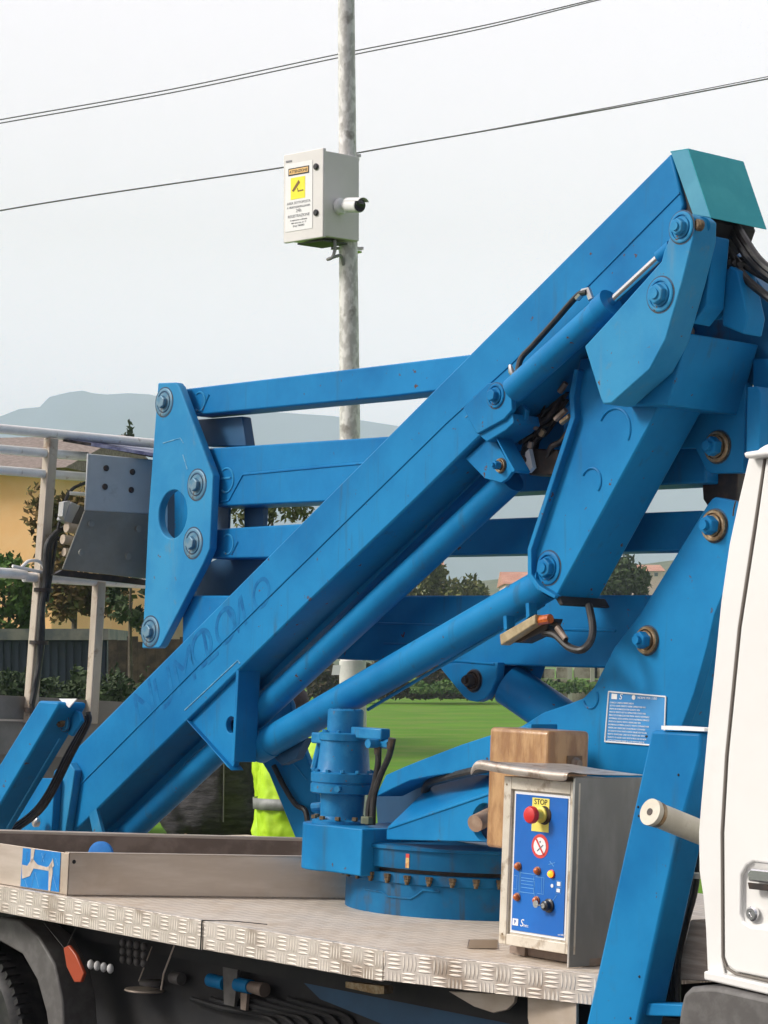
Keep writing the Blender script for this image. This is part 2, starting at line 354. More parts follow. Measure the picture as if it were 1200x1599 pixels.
def far_hill():
    prof = [(-900, 1000), (-200, 990), (300, 960), (600, 925), (700, 912), (800, 900), (900, 890), (1000, 880), (1100, 870), (1400, 850), (2200, 900), (2600, 1000)]
    b = MB(); rows = []
    for j in range(7):
        d = 520 + j * 45; row = []
        for i in range(90):
            x = -900 + i * 39.0
            for (x0, y0), (x1, y1) in zip(prof, prof[1:]):
                if x0 <= x <= x1: yy = y0 + (y1 - y0) * (x - x0) / (x1 - x0)
            top = at(x, yy, 700).z; k = j / 4.0; h = top * (k if k <= 1 else 1 - 0.5 * (k - 1))
            X = (x - 600) / FPX * 700
            row.append(b.b.verts.new(Vector((X, d, (h + 1.2 * noise.noise(Vector((X * 0.05, d * 0.05, 1))) if j else -0.5)))))
        rows.append(row)
    for a, c in zip(rows, rows[1:]):
        for i in range(89): b.b.faces.new((a[i], a[i + 1], c[i + 1], c[i]))
    tag(b.build('hill', mat('hill_scrub', (0.06, 0.08, 0.035), (0.11, 0.11, 0.06), rough=0.95, scale=0.12, lo=0.4, hi=0.6, spec=0.05), uv=False), kind='structure')
far_hill()

# ============================================================ foliage
def leafmat(name, c1, c2, c3=None):
    return mat(name, c1, c2, rough=0.75, scale=1.6, lo=0.38, hi=0.62, spec=0.15, dirt=c3, dscale=5, dlo=0.5, dhi=0.62, damt=0.8)
def crown(b, c, rx, ry, rz, n, leaf, lumps=26, rng=None, hollow=0.55):
    rng = rng or random
    cl = []
    for _ in range(lumps):
        v = Vector((rng.gauss(0, 1), rng.gauss(0, 1), rng.gauss(0, 1))).normalized() * (rng.uniform(hollow, 0.95))
        cl.append((c + Vector((v.x * rx, v.y * ry, v.z * rz)), rng.uniform(0.20, 0.42)))
    for _ in range(n):
        q, s = rng.choice(cl)
        v = Vector((rng.gauss(0, 1), rng.gauss(0, 1), rng.gauss(0, 1))).normalized() * (rng.random() ** 0.4) * s
        p = q + Vector((v.x * rx, v.y * ry, v.z * rz))
        a = Vector((rng.gauss(0, 1), rng.gauss(0, 1), rng.gauss(0, 1))).normalized(); d = a.orthogonal().normalized()
        l = leaf * rng.uniform(0.6, 1.4); w_ = l * rng.uniform(0.35, 0.6)
        vs = [b.b.verts.new(p + k) for k in (-a * l, d * w_, a * l, -d * w_)]
        b.b.faces.new(vs)
def limbs(b, base, top, r, rng, n=7, spread=1.0):
    pts = curve([base, base.lerp(top, 0.35) + Vector((rng.uniform(-.1, .1), 0, 0)) * spread, base.lerp(top, 0.7), top], 4)
    b.tube(pts, [r * (1 - 0.75 * i / (len(pts) - 1)) for i in range(len(pts))], 8)
    for k in range(n):
        f = rng.uniform(0.35, 0.9); p = base.lerp(top, f); ang = rng.uniform(0, 2 * pi); ln = spread * rng.uniform(0.5, 1.0)
        q = p + Vector((cos(ang) * ln, sin(ang) * ln, ln * rng.uniform(0.2, 0.8)))
        pts = curve([p, p.lerp(q, 0.5) + Vector((0, 0, 0.08 * ln)), q], 4)
        b.tube(pts, [r * 0.4 * (1 - 0.8 * i / (len(pts) - 1)) for i in range(len(pts))], 5)
BARK = mat('bark', (0.07, 0.055, 0.04), (0.12, 0.10, 0.08), rough=0.9, scale=12, bump=0.5)
def tree(x, ytop, ybot, d, wpx, name, label, cat, lm, n=2500, leaf=0.08, seed=1, group=None, trunk=True, ground=True, depth=None, lumps=26, hollow=0.5):
    rng = random.Random(seed); k = d / FPX
    c = at(x, (ytop + ybot) / 2, d); g = Vector((c.x, c.y, 0)); rx = wpx * k / 2; rz_ = (ybot - ytop) * k / 2
    t = empty(name, g, label, cat, group)
    tb = MB(); limbs(tb, g - Vector((0, 0, .05)), c + Vector((0, 0, rz_ * 0.5)), max(0.05, rx * 0.09), rng, 9, rx * 0.75); tb.build('trunk', BARK, t, uv=False)
    cb = MB(); crown(cb, c, rx, depth or rx, rz_, n, leaf, lumps, rng, hollow); cb.build('crown', lm, t, uv=False, normals=False)
    return t
LG1 = leafmat('leaves_olive', (0.06, 0.075, 0.02), (0.13, 0.14, 0.045), (0.22, 0.20, 0.09))
LG2 = leafmat('leaves_dark', (0.018, 0.035, 0.014), (0.05, 0.075, 0.03), (0.09, 0.12, 0.06))
LG3 = leafmat('leaves_autumn', (0.10, 0.07, 0.025), (0.20, 0.13, 0.045), (0.09, 0.11, 0.03))
LG4 = leafmat('leaves_green', (0.03, 0.075, 0.015), (0.08, 0.15, 0.03), (0.12, 0.17, 0.05))
LG5 = leafmat('leaves_brown_hedge', (0.045, 0.035, 0.022), (0.09, 0.07, 0.045), (0.05, 0.075, 0.02))
tree(118, 752, 985, 33, 170, 'bushy_tree', 'russet and olive bushy tree in front of the orange house wall', 'tree', LG3, 5200, 0.055, 3)
tree(15, 850, 1010, 30, 150, 'shrub', 'dark green shrub below the orange wall at the left edge', 'shrub', LG4, 3000, 0.05, 4)
tree(204, 895, 985, 27.5, 86, 'small_tree', 'small dark tree with crooked bare limbs before the pale wall', 'tree', LG2, 520, 0.05, 15, hollow=0.7, lumps=16)
tree(197, 664, 800, 70, 26, 'cypress_tree', 'thin dark cypress tip rising above the basket top rail', 'tree', LG2, 900, 0.12, 6)
tree(425, 760, 960, 36, 190, 'garden_tree', 'yellow green tree seen between the second and third horizontal beams', 'tree', LG1, 4200, 0.06, 7)
tree(700, 870, 1075, 108, 165, 'olive_tree', 'rounded olive green tree framed left of the lifting arm', 'tree', LG1, 7000, 0.15, 8, hollow=0.3)
tree(962, 832, 1075, 104, 165, 'broad_tree', 'dark grey green tree seen right of the lifting arm', 'tree', LG2, 7000, 0.15, 9, hollow=0.3)
def hedge(x0, x1, ytop, ybot, d, dep, name, label, cat, lm, n, leaf, seed, kind=None):
    rng = random.Random(seed); b = MB(); k = d / FPX
    for _ in range(n):
        x = rng.uniform(x0, x1); p = at(x, 0, d); h = at(x, ytop, d).z; z0 = max(at(x, ybot, d).z, 0)
        hh = h * (0.82 + 0.22 * noise.noise(Vector((x * 0.035, seed, 0))) + 0.12 * noise.noise(Vector((x * 0.13, seed, 4))))
        z = z0 + (hh - z0) * rng.random() ** 0.8
        c = Vector(((x - 600) / FPX * d, d + rng.uniform(-dep, dep), z))
        a = Vector((rng.gauss(0, 1), rng.gauss(0, 1), rng.gauss(0, 1))).normalized(); q = a.orthogonal().normalized(); l = leaf * rng.uniform(.6, 1.4)
        b.b.faces.new([b.b.verts.new(c + v) for v in (-a * l, q * l * .5, a * l, -q * l * .5)])
    o = b.build(name, lm, uv=False, normals=False); tag(o, label, cat, None, kind); return o
hedge(-120, 232, 1005, 1300, 24, 0.35, 'hedge', 'dark overgrown hedge in front of the blue container', 'hedge', LG2, 15000, 0.034, 21)
hedge(-120, 232, 1078, 1300, 23.2, 0.2, 'weeds', 'green weeds along the foot of the dark hedge', 'weeds', LG4, 5000, 0.022, 22)
hedge(480, 775, 1028, 1090, 95, 1.0, 'brown_hedge', 'brown leafless hedge at the far edge of the green field', 'hedge', LG5, 6000, 0.14, 23)
hedge(640, 1120, 1056, 1082, 92, 1.2, 'field_shrubs', 'low bright green bushes in front of the stone wall', 'bushes', LG4, 3600, 0.10, 24)
# ============================================================ background buildings
def wbox(b, c0, c1): # axis aligned
    return b.box(Vector(c0), Vector((c1[0] - c0[0], 0, 0)), Vector((0, c1[1] - c0[1], 0)), Vector((0, 0, c1[2] - c0[2])))
ORW = mat('orange_render', (0.95, 0.54, 0.25), (0.97, 0.59, 0.30), rough=0.9, scale=1.5)
TILE = mat('old_roof_tile', (0.17, 0.13, 0.11), (0.27, 0.22, 0.19), rough=0.9, scale=5, stretch=(3, 3, 3), bump=0.4)
PALE = mat('pale_render', (0.68, 0.56, 0.46), (0.74, 0.63, 0.54), rough=0.9, scale=2)
def house(name, x0, x1, d, dep, yeave, yridge, label, wallm, roofm, wins=()):
    X0 = (x0 - 600) / FPX * d; X1 = (x1 - 600) / FPX * d; ze = at(0, yeave, d).z; zr = at(0, yridge, d + dep * .5).z
    t = empty(name, ((X0 + X1) / 2, d + dep / 2, 0), label, 'house')
    b = MB(); wbox(b, (X0, d, 0), (X1, d + dep, ze)); wl = b.build('wall', wallm, t, uv=False)
    o = 0.35; b = MB()
    b.plate([Vector((X0 - o, d - o, ze + .02)), Vector((X0 - o, d + dep + o, ze + .02)), Vector((X0 - o, d + dep / 2, zr))], Vector((X1 - X0 + 2 * o, 0, 0)))
    n = int((X1 - X0 + 2 * o) / 0.16)
    if False:
        for i in range(n): 
            x = X0 - o + (i + .5) * (X1 - X0 + 2 * o) / n
            b.tube([Vector((x, d - o - .03, ze + .03)), Vector((x, d + dep / 2, zr + .01))], .04, 8)
    b.build('roof', roofm, t, uv=False)
    for (wx0, wx1, wy0, wy1) in wins:
        A = at(wx0, wy0, d); B = at(wx1, wy1, d); b = MB(); wbox(b, (A.x, d - .03, B.z), (B.x, d + .05, A.z)); f = b.build('window', mat('window_frame', (0.5, 0.48, 0.45), rough=0.6), t, uv=False)
        b = MB(); wbox(b, (A.x + .05 * (B.x - A.x), d - .04, B.z + .05 * (A.z - B.z)), (B.x - .05 * (B.x - A.x), d - .028, A.z - .05 * (A.z - B.z))); b.build('pane', mat('dark_glass', (0.03, 0.04, 0.05), rough=0.1), f, uv=False)
    return t
house('house', -760, 165, 42, 5, 742, 688, 'orange rendered house with old tiled roof at the left edge', ORW, TILE).rotation_euler.z = radians(-14)
house('shed', 60, 330, 46, 6, 938, 925, 'low pale plastered outbuilding behind the small crooked tree', PALE, mat('shed_roof', (0.22, 0.19, 0.17), (0.3, 0.26, 0.24), rough=0.9, scale=3))
PINK = mat('pink_render', (0.62, 0.42, 0.36), (0.68, 0.5, 0.44), rough=0.9, scale=0.5)
RROOF = mat('terracotta_roof', (0.40, 0.16, 0.10), (0.5, 0.24, 0.16), rough=0.9, scale=0.5)
house('town_house', 790, 850, 330, 18, 912, 893, 'distant house with terracotta roof above the raised cylinder', PINK, RROOF, [(800, 812, 916, 926), (822, 834, 916, 926)])
house('town_house', 1003, 1036, 360, 14, 892, 882, 'distant pink house between the dark tree and the turret plate', PINK, RROOF, [(1010, 1016, 894, 900), (1022, 1028, 894, 900)])
house('town_house', 655, 690, 300, 14, 885, 872, 'distant yellow house peeping over the olive tree', mat('yellow_render', (0.62, 0.56, 0.33), (0.68, 0.6, 0.4), rough=0.9, scale=0.5), RROOF, [(662, 668, 890, 898), (676, 682, 890, 898)])
def container():
    d = 29.0; b = MB(); z = at(0, 986, d).z; x0 = (-150 - 600) / FPX * d; x1 = (168 - 600) / FPX * d
    t = empty('shipping_container', ((x0 + x1) / 2, d, 0), 'long dark blue metal container behind the hedge and basket rails', 'container')
    wbox(b, (x0, d, 0.02), (x1, d + 2.4, z)); cm = mat('container_blue', (0.008, 0.016, 0.035), (0.012, 0.024, 0.05), rough=0.6, scale=1.5, dirt=(0.04, 0.035, 0.03), dscale=3)
    n = 26
    for i in range(n):
        x = x0 + (x1 - x0) * (i + .25) / n; wbox(b, (x, d - .015, .1), (x + (x1 - x0) / n * .5, d + .0, z - .12))
    b.build('shell', cm, t, uv=False)
    b = MB(); wbox(b, (x0 - .02, d - .06, z - .1), (x1 + .02, d + 2.42, z + .03)); b.build('top_rail', mat('container_rail', (0.09, 0.10, 0.11), (0.2, 0.19, 0.17), rough=0.6, scale=3), t, uv=False)
container()
def plank_fence():
    d = 28.4; z = at(0, 993, d).z; x0 = (170 - 600) / FPX * d; x1 = (330 - 600) / FPX * d
    t = empty('plank_fence', ((x0 + x1) / 2, d, 0), 'dark brown plank fence right of the blue container', 'fence')
    rng = random.Random(3); b = MB(); x = x0
    while x < x1:
        w_ = rng.uniform(.09, .14); wbox(b, (x, d, 0), (x + w_, d + .03, z - rng.uniform(0, .08))); x += w_ + .002
    b.build('planks', mat('fence_wood', (0.03, 0.022, 0.018), (0.08, 0.055, 0.04), rough=0.9, scale=6), t, uv=False)
    b = MB(); wbox(b, (x0, d + .032, z - .4), (x1, d + .08, z - .3)); b.build('rail', MATS['fence_wood'], t, uv=False)
plank_fence()
def stonewall():
    d = 97.0; x0 = (815 - 600) / FPX * d; x1 = (1130 - 600) / FPX * d; z = at(0, 1041, d).z; rng = random.Random(9)
    b = MB()
    x = x0
    while x < x1:
        for k in range(3):
            w_ = rng.uniform(.5, .9); wbox(b, (x + rng.uniform(-.1, .1), d, k * z / 3), (x + w_, d + .5, (k + 1) * z / 3 * rng.uniform(.93, 1)))
        x += .7
    tag(b.build('stone_wall', mat('field_stone', (0.16, 0.13, 0.10), (0.36, 0.32, 0.26), rough=0.9, scale=1.2, lo=.42, hi=.58), uv=False), 'low tumbledown stone wall at the far edge of the field', 'wall')
    for i, x in enumerate((890, 925, 940)):
        p = gnd(x, d - 1.2); b = MB(); wbox(b, (p.x - .08, p.y, 0), (p.x + .08, p.y + .12, z * 1.0)); 
        tag(b.build('fence_post', mat('post_grey', (0.4, 0.38, 0.33), rough=0.9), uv=False), 'grey post before the stone wall, ' + ('leftmost', 'middle one', 'rightmost')[i] + ' of the three', 'post', 'posts by the stone wall')
stonewall()

# ============================================================ pole, enclosure, CCTV, wires
PD = 13.0
def pole():
    t = empty('utility_pole', gnd(548, PD), 'tall tapered galvanised pole carrying the grey camera box', 'pole')
    base = at(556, 1600, PD); base.z = 0
    b = MB(); a0 = at(540.5, -60, PD); a1 = at(549, 1040, PD)
    b.tube([a1, at(546.5, 640, PD), at(543.5, 300, PD), a0], [.058, .0535, .0475, .043], 28)
    b.build('shaft', GALV, t, uv=False)
    m = at(551, 1032, PD); b = MB(); b.tube([Vector((m.x + .01, m.y, -.02)), Vector((m.x, m.y, m.z))], [.075, .070], 28)
    b.build('base_sleeve', mat('pale_concrete', (0.50, 0.50, 0.48), (0.60, 0.60, 0.57), rough=0.9, scale=9, bump=0.2), t, uv=False)
pole()
def enclosure():
    dd = PD - .22; corner = at(505, 300, dd)
    ex = Vector((-cos(radians(42)), sin(radians(42)), 0)).normalized()   # front face runs left, away
    ez = Vector((cos(radians(43)), sin(radians(43)), 0)).normalized()    # side face runs right, away
    zt = at(505, 229.5, dd).z; zb = at(505, 371, dd).z; H = zt - zb; wf = .285; ws = .262
    up = Vector((0, 0, 1)); c0 = Vector((corner.x, corner.y, zb))
    t = empty('camera_enclosure', c0 + ex * wf / 2 + ez * ws / 2, 'light grey metal box with warning notice strapped to the pole', 'electrical box')
    MB().box(c0 + ex * .012 + ez * .024 + up * .01, ex * (wf - .024), ez * (ws - .024), up * (H - .02)).build('housing', BOXW, t, bev=.004, uv=False)
    dr = MB().box(c0, ex * wf, ez * .022, up * H).build('door', BOXW, t, bev=.005, uv=False)
    n = -ez; ty = up; tx = -ex   # reading direction on the front: towards the corner
    f0 = c0 + ex * wf - ez * .0005   # left bottom of front
    def F(u_, v_, o=0.001): return f0 + tx * (u_ * wf) + up * (v_ * H) + n * o
    def fr(u0, u1, v0, v1, o, m, name, par):
        return MB().plate([F(u0, v0, o), F(u1, v0, o), F(u1, v1, o), F(u0, v1, o)], n * .0008).build(name, m, par, uv=False)
    no = fr(.06, .74, .12, .885, .001, PWHITE, 'notice', dr)
    fr(.14, .66, .745, .83, .0022, PBLACK, 'notice', dr); fr(.16, .64, .76, .817, .0034, PORANGE, 'notice', dr)
    fr(.20, .56, .475, .72, .0022, PYEL2, 'notice', dr)
    text('ATTENZIONE', F(.40, .772, .0046), tx, ty, .021, PBLACK, 'notice_text', dr, align='CENTER')
    for s, v, sz in (('AREA SOTTOPOSTA', .42, .0185), ('A VIDEOSORVEGLIANZA', .375, .0150), ('24h', .325, .026), ('REGISTRAZIONE', .27, .0210), ('la registrazione e effettuata', .232, .0110), ('dalla stessa area  art. 13', .20, .0110), ('D.Lgs 196/2003', .165, .013)):
        text(s, F(.40, v, .0024), tx, ty, sz, PGREY, 'notice_text', dr, align='CENTER')
    # pictogram: bullet camera on bracket
    def fp(pts, o, m): return MB().plate([F(a, b_, o) for a, b_ in pts], n * .0008).build('pictogram', m, dr, uv=False)
    fp([(.235, .575), (.275, .56), (.435, .655), (.40, .685)], .0034, PBROWN)
    fp([(.36, .60), (.375, .597), (.395, .567), (.52, .570), (.52, .558), (.385, .553)], .0034, PBROWN)
    fr(.07, .22, .905, .925, .001, PGREY, 'maker_mark', dr)
    for v in (.80, .285):
        q = F(.83, v, 0); MB().lathe(q, n, [(.017, 0), (.017, .006), (.013, .010)], 20).build('lock', mat('lock_black', (0.03, 0.03, 0.035), rough=0.3), dr, uv=False)
    MB().box(c0 + ex * wf * .75 - up * .012 + ez * .03, -ex * .18, ez * .17, up * .008).build('cable_gland_plate', mat('gland_plate', (.05, .055, .045), rough=.6), t, uv=False)
    # straps round the pole and mounting rails
    for z in (zb - .022, zt + .004):
        c = at(547 if z < zt else 543, 0, PD); b = MB(); b.lathe(Vector((c.x, PD, z)), up, [(.062, 0), (.062, .018)], 28)
        b.box(Vector((c.x - .10, PD - .075, z + .002)), Vector((.17, 0, 0)), Vector((0, .012, 0)), Vector((0, 0, .014))).build('strap', SILVER, t, uv=False)
    g = c0 + ez * .11 + ex * .03 - up * .0
    p = [g, g - up * .05, at(519, 402, dd + .05), at(512, 405, dd + .06), at(526, 400, dd + .12), at(533, 400, dd + .16), at(537, 414, dd + .18)]
    MB().tube(curve(p, 6), .0085, 10).build('cable', mat('grey_cable', (.25, .25, .24), rough=.6), t, uv=False)
    # CCTV camera
    sp = c0 + ez * (ws * .46) + up * (H * .375)        # on the side face
    sn = -ex
    k = empty('cctv_camera', sp, 'white bullet CCTV camera fixed to the side of the grey box', 'camera')
    MB().lathe(sp - sn * .012, sn, [(.042, 0), (.042, .018), (.038, .024), (.02, .027)], 36).build('base_flange', CAMW, k, uv=False)
    el = sp + sn * .045; MB().tube([sp, el], .016, 16).build('bracket', CAMW, k, uv=False)
    dirv = (sn * .92 - ez * .20 - up * .14).normalized()
    MB().sphere(el, .021, 3).build('joint', CAMW, k, uv=False)
    MB().lathe(el - dirv * .012, dirv, [(.026, 0), (.034, .012), (.037, .03), (.037, .125), (.034, .128), (.031, .122)], 32).build('body', CAMW, k, uv=False)
    hd = MB(); 
    x_ = dirv.cross(up).normalized(); y_ = x_.cross(dirv)
    for s0 in range(-7, 7):
        a0 = s0 / 7 * 1.05; a1 = (s0 + 1) / 7 * 1.05
        P_ = lambda a, r, h: el + dirv * h + (x_ * sin(a) + y_ * cos(a)) * r
        hd.plate([P_(a0, .0385, .01), P_(a1, .0385, .01), P_(a1, .0385, .145), P_(a0, .0385, .145)], (x_ * sin(a0) + y_ * cos(a0)) * .002)
    hd.build('sunshield', CAMW, k, uv=False)
    MB().lathe(el + dirv * .110, dirv, [(.0300, 0), (.0300, .0135), (.010, .0145), (.010, .0155)], 32).build('lens', LENS, k, uv=False)
enclosure()
def wire(pts, d, r, label, grp=None):
    P_ = [at(x, y, d) for x, y in pts]
    tag(MB().tube(curve(P_, 10), r, 6).build('overhead_cable', CABLE, uv=False), label, 'cable', grp)
wire([(-60, 198), (0, 187), (270, 139), (527, 85), (750, 41), (945, -5), (1100, -42)], 30, .0075, 'thin overhead cable, uppermost of the close pair crossing high behind the pole')
wire([(-60, 203), (0, 192.5), (270, 144.5), (527, 90.5), (750, 45.5), (935, 0), (1100, -38)], 30, .0075, 'thin overhead cable, lower of the close pair crossing high behind the pole')
wire([(-60, 342), (0, 329), (160, 303), (445, 261), (560, 238.5), (800, 197), (1000, 161), (1200, 123), (1300, 104)], 30.5, .0095, 'overhead cable passing right behind the grey camera box')
wire([(700, 214.5), (1000, 158.5), (1200, 119.5), (1300, 100)], 30.9, .006, 'thinner cable just above the one behind the camera box, upper right')

# ============================================================ THE PLATFORM TRUCK
truck = empty('aerial_platform_truck', Vector((W(.8, .8, 0).x, W(.8, .8, 0).y, 0)), 'blue boom lift on a white cab truck with aluminium deck', 'truck')
def poly_u(pts, u, th, mt, name, par, bev=0.0):       # traced horizontal outline
    return MB().plate([PU(x, y, u) for x, y in pts], U * th).build(name, mt, par, bev=bev)
# ---- deck
near = [PU(-150, 1359, 0), PU(0, 1385, 0), PU(318, 1440, 0), PU(600, 1487, 0), PU(930, 1524, 0), PU(1010, 1533, 0)]
ntr = [tr(p) for p in near]
deckpts = [W(l, t, 0) for l, t, u in ntr]
e = tr(near[-1]); 
far_pts = [W(e[0] - .02, 1.85, 0), W(ntr[0][0] + 1.0, 1.85, 0), W(ntr[0][0] + 1.0, ntr[0][1], 0)]
DECK = MB().plate(deckpts + far_pts, U * -.012).build('deck', TREAD, truck)
segs = [(near[0], near[1]), (near[1], near[2]), (near[2], near[3]), (near[3], near[4]), (near[4], near[5])]
rp = [near[0] - (near[1] - near[0]) * 1.0] 
def rim(a, b_, h, mname='deck_rim'):
    d = (b_ - a).normalized(); n = d.cross(U).normalized()
    if n.dot(T) > 0: n = -n
    m = MB(); m.box(a + n * .001 + U * .0035 + d * .0015, (b_ - a) - d * .003, n * -.006, U * -h); m.box(a + n * .001 + U * .0035 + d * .0015 - n * .006, (b_ - a) - d * .003, n * -.018, U * -.003)
    return m.build(mname, TREADR, truck, bev=.0012)
rim(near[0] + (near[0] - near[1]), near[2], .078); rim(near[2], near[3], .076); rim(near[3], near[5], .072)
MB().tube([near[2] + U * .005 - T * .004, near[2] + U * .006 + T * .06 - L * .05, near[2] + U * .006 + T * .10 - L * .15], .0015, 6).build('wire', RUBBER, truck)
MB().tube([near[2] + U * .006 - T * .005, near[2] - U * .075 - T * .006], .0022, 6).build('rim_joint_wire', RUBBER, truck)
# ---- side tray / trough
h = .125
A0 = PU(-170, 1354, 0); A1 = PU(105, 1400, 0); A2 = PU(545, 1405, 0)
B0 = PU(-170, 1281, h); B1 = PU(105, 1328, h); B2 = PU(545, 1339, h)
def wall(a, b_, hh, th, mt, name, par, bev=.002):
    d = (b_ - a).normalized(); n = U.cross(d).normalized()
    if n.dot(T) < 0 and abs(n.dot(T)) > .3: n = -n
    if abs(n.dot(T)) <= .3: pass
    return MB().box(a, b_ - a, n * th, U * hh).build(name, mt, par, bev=bev)
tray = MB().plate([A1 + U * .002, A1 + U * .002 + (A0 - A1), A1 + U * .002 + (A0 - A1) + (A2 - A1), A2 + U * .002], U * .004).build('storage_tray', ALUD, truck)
dfr = (A2 - A1).normalized(); dl = (A0 - A1).normalized()
MB().box(A1, A2 - A1, dl * .004, U * h).build('front_wall', ALU, tray, bev=.0012)
MB().box(A1, A0 - A1, dfr * .004, U * h).build('side_wall', ALU, tray, bev=.0012)
bw0 = PU(0, 1300, h + .02); bw1 = PU(480, 1312.5, h + .02); bd = (bw1 - bw0).normalized()
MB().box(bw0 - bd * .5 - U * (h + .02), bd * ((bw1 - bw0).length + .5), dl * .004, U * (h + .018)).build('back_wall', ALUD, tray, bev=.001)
MB().box(bw0 - bd * .5 - U * .004, bd * ((bw1 - bw0).length + .5), dl * .03, U * .012).build('back_lip', ALU, tray, bev=.003)
MB().box(A1 + U * h - dl * .001, A2 - A1, dl * .022, U * .003).build('front_lip', ALU, tray, bev=.001)
# torn sticker with fine mesh figure on the side wall of the tray
def on_side(x, y, o=.0):
    n = dfr * -1; k = (A1 - EYE).dot(n); d = ray(x, y)
    nn_ = dl.cross(U).normalized(); return EYE + d * ((A1 - EYE).dot(nn_) / d.dot(nn_)) + nn_ * o
sgn = -1 if dl.cross(U).dot(T) > 0 else 1
def sticker(pts, o, m, name='sticker', par=None): return MB().plate([on_side(x, y, sgn * o) for x, y in pts], dl.cross(U).normalized() * (sgn * .0006)).build(name, m, par or tray)
sticker([(37, 1324), (96, 1331), (93, 1393), (33, 1384)], .0012, mat('sticker_blue', (0.01, .19, .55), (.02, .24, .6), rough=.35, scale=20))
for pts in ([(36, 1350), (44, 1352), (52, 1340), (60, 1350), (74, 1354), (80, 1352), (84, 1340), (86, 1352), (78, 1360), (66, 1358), (54, 1356), (48, 1368), (36, 1372)],
            [(78, 1352), (82, 1345), (84, 1360), (80, 1391), (77, 1391)], [(50, 1325), (56, 1326), (53, 1345), (49, 1350)]): sticker(pts, .0024, mat('torn_sticker', (.50, .42, .34), (.60, .52, .45), rough=.6, scale=40))
for a, b_, c, d_ in ((66, 1332, 70, 1346), (72, 1332, 66, 1346), (40, 1374, 44, 1386), (56, 1362, 50, 1384), (56, 1362, 62, 1386), (84, 1368, 90, 1390), (44, 1330, 42, 1345), (88, 1340, 92, 1352)):
    MB().tube([on_side(a, b_, sgn * .002), on_side(c, d_, sgn * .002)], .0009, 5).build('sticker_line', LINE, tray)
MB().lathe(PU(116, 1338, h) - U * .014 , -dl, [(.006, 0), (.006, .002)], 12).build('rivet', DARK, tray)
# ---- turntable
TC = W(1.184, .726, 0)
def ringpt(r, ang, u): return TC + (L * cos(ang) + T * sin(ang)) * r + U * u
tt = MB().lathe(TC, U, [(.352, -.002), (.352, .088), (.358, .092), (.358, .118), (.350, .120)], 96).build('turntable', RINGB, truck, bev=.0)
MB().lathe(TC + U * .120, U, [(.335, 0), (.335, .020)], 96).build('gear_gap', BLACKM, tt)
MB().lathe(TC + U * .133, U, [(.36, 0), (.362, .004), (.362, .052), (.370, .054), (.370, .063), (.34, .066)], 96).build('slew_ring', RINGB, tt)
for k in range(34):
    a = 2 * pi * k / 34 + .1; q = ringpt(.356, a, .118)
    b = MB(); b.hexa(q - U * .002, -U, .0105, .009); b.lathe(q - U * .010, -U, [(.006, 0), (.006, .016), (.005, .018)], 10); b.hexa(q - U * .013, -U, .0085, .007)
    for v in b.b.verts: v.co += (TC + U * (v.co - TC).dot(U) - v.co).normalized() * -.008
    b.build('ring_bolt', RUST, tt)
# paint stroke on ring (red over yellow) at the near side
def ring_mark(x, y0, y1, m, r=.3625):
    # column of the ring under image column x
    best = None
    for i in range(2000):
        a = -pi + 2 * pi * i / 2000; p = ringpt(r, a, .17)
        if (p - TC).dot(EYE - TC) < 0: continue
        dd = (p - EYE); px = 600 + FPX * dd.dot(RT) / dd.dot(FW)
        if best is None or abs(px - x) < best[0]: best = (abs(px - x), a)
    a = best[1]; b = MB(); n = L * cos(a) + T * sin(a); tx = -L * sin(a) + T * cos(a)
    b.box(ringpt(r, a, y0) - tx * .0055, tx * .011, n * .001, U * (y1 - y0)); b.build('paint_mark', m, tt)
ring_mark(637, .166, .177, PRED); ring_mark(637, .137, .166, mat('chalk_yellow', (.7, .5, .2), (.55, .25, .1), rough=.7, scale=60))
# weld bead on the lower ring
bead = []
for i in range(14):
    x = 570 + i * 9; yy = 1393 + (6 if 30 < x - 570 < 75 else 0) - (8 if x > 655 else 0)
    best = min(((abs((600 + FPX * (ringpt(.3535, a, .06) - EYE).dot(RT) / (ringpt(.3535, a, .06) - EYE).dot(FW)) - x)), a) for a in [(-pi + 2 * pi * j / 720) for j in range(720)] if (ringpt(1, a, 0) - TC).dot(EYE - TC) > 0)
    bead.append(ringpt(.353, best[1], .062 - (yy - 1393) / 530))
MB().tube(bead, .0028, 6).build('weld_seam', RINGB, tt)
# ---- slewing motor: gearbox block and stacked cylinders
MC = PU(527, 1330, .133); 
mc = tr(MC); 
mblk = MB()
fp_ = []
for i in range(17):
    a = radians(200 - i * 12.0)      # rounded nose towards the rear and near side
    fp_.append((mc[0] + .018 + cos(a - radians(90)) * 0, 0))
c0 = W(mc[0] + .004, mc[1], .088); _d = c0 - EYE; c0 = PT(600 + FPX * _d.dot(RT) / _d.dot(FW) + 6, 799.5 - FPX * _d.dot(UP) / _d.dot(FW) + 4, mc[1] - .17)
nose = [c0 + (L * cos(a) - T * sin(a)) * .114 for a in [radians(-100 + i * 16) for i in range(15)]]
tail = [c0 + (L * cos(radians(124)) - T * sin(radians(124))) * .114 - L * .145, c0 + T * .16 - L * .20, c0 + T * .28 + L * .05]
mb_ = MB().plate(nose + tail, U * .134).build('slewing_motor', BLUE, truck, bev=.004)
m1 = c0 + U * .134
UM = U * .90
MB().lathe(m1, UM, [(.092, 0), (.092, .010), (.086, .014)], 48).build('mount_flange', MOTB, mb_)
MB().lathe(m1 + UM * .014, UM, [(.072, 0), (.066, .01), (.069, .08), (.080, .083)], 48).build('gearbox_neck', MOTB, mb_)
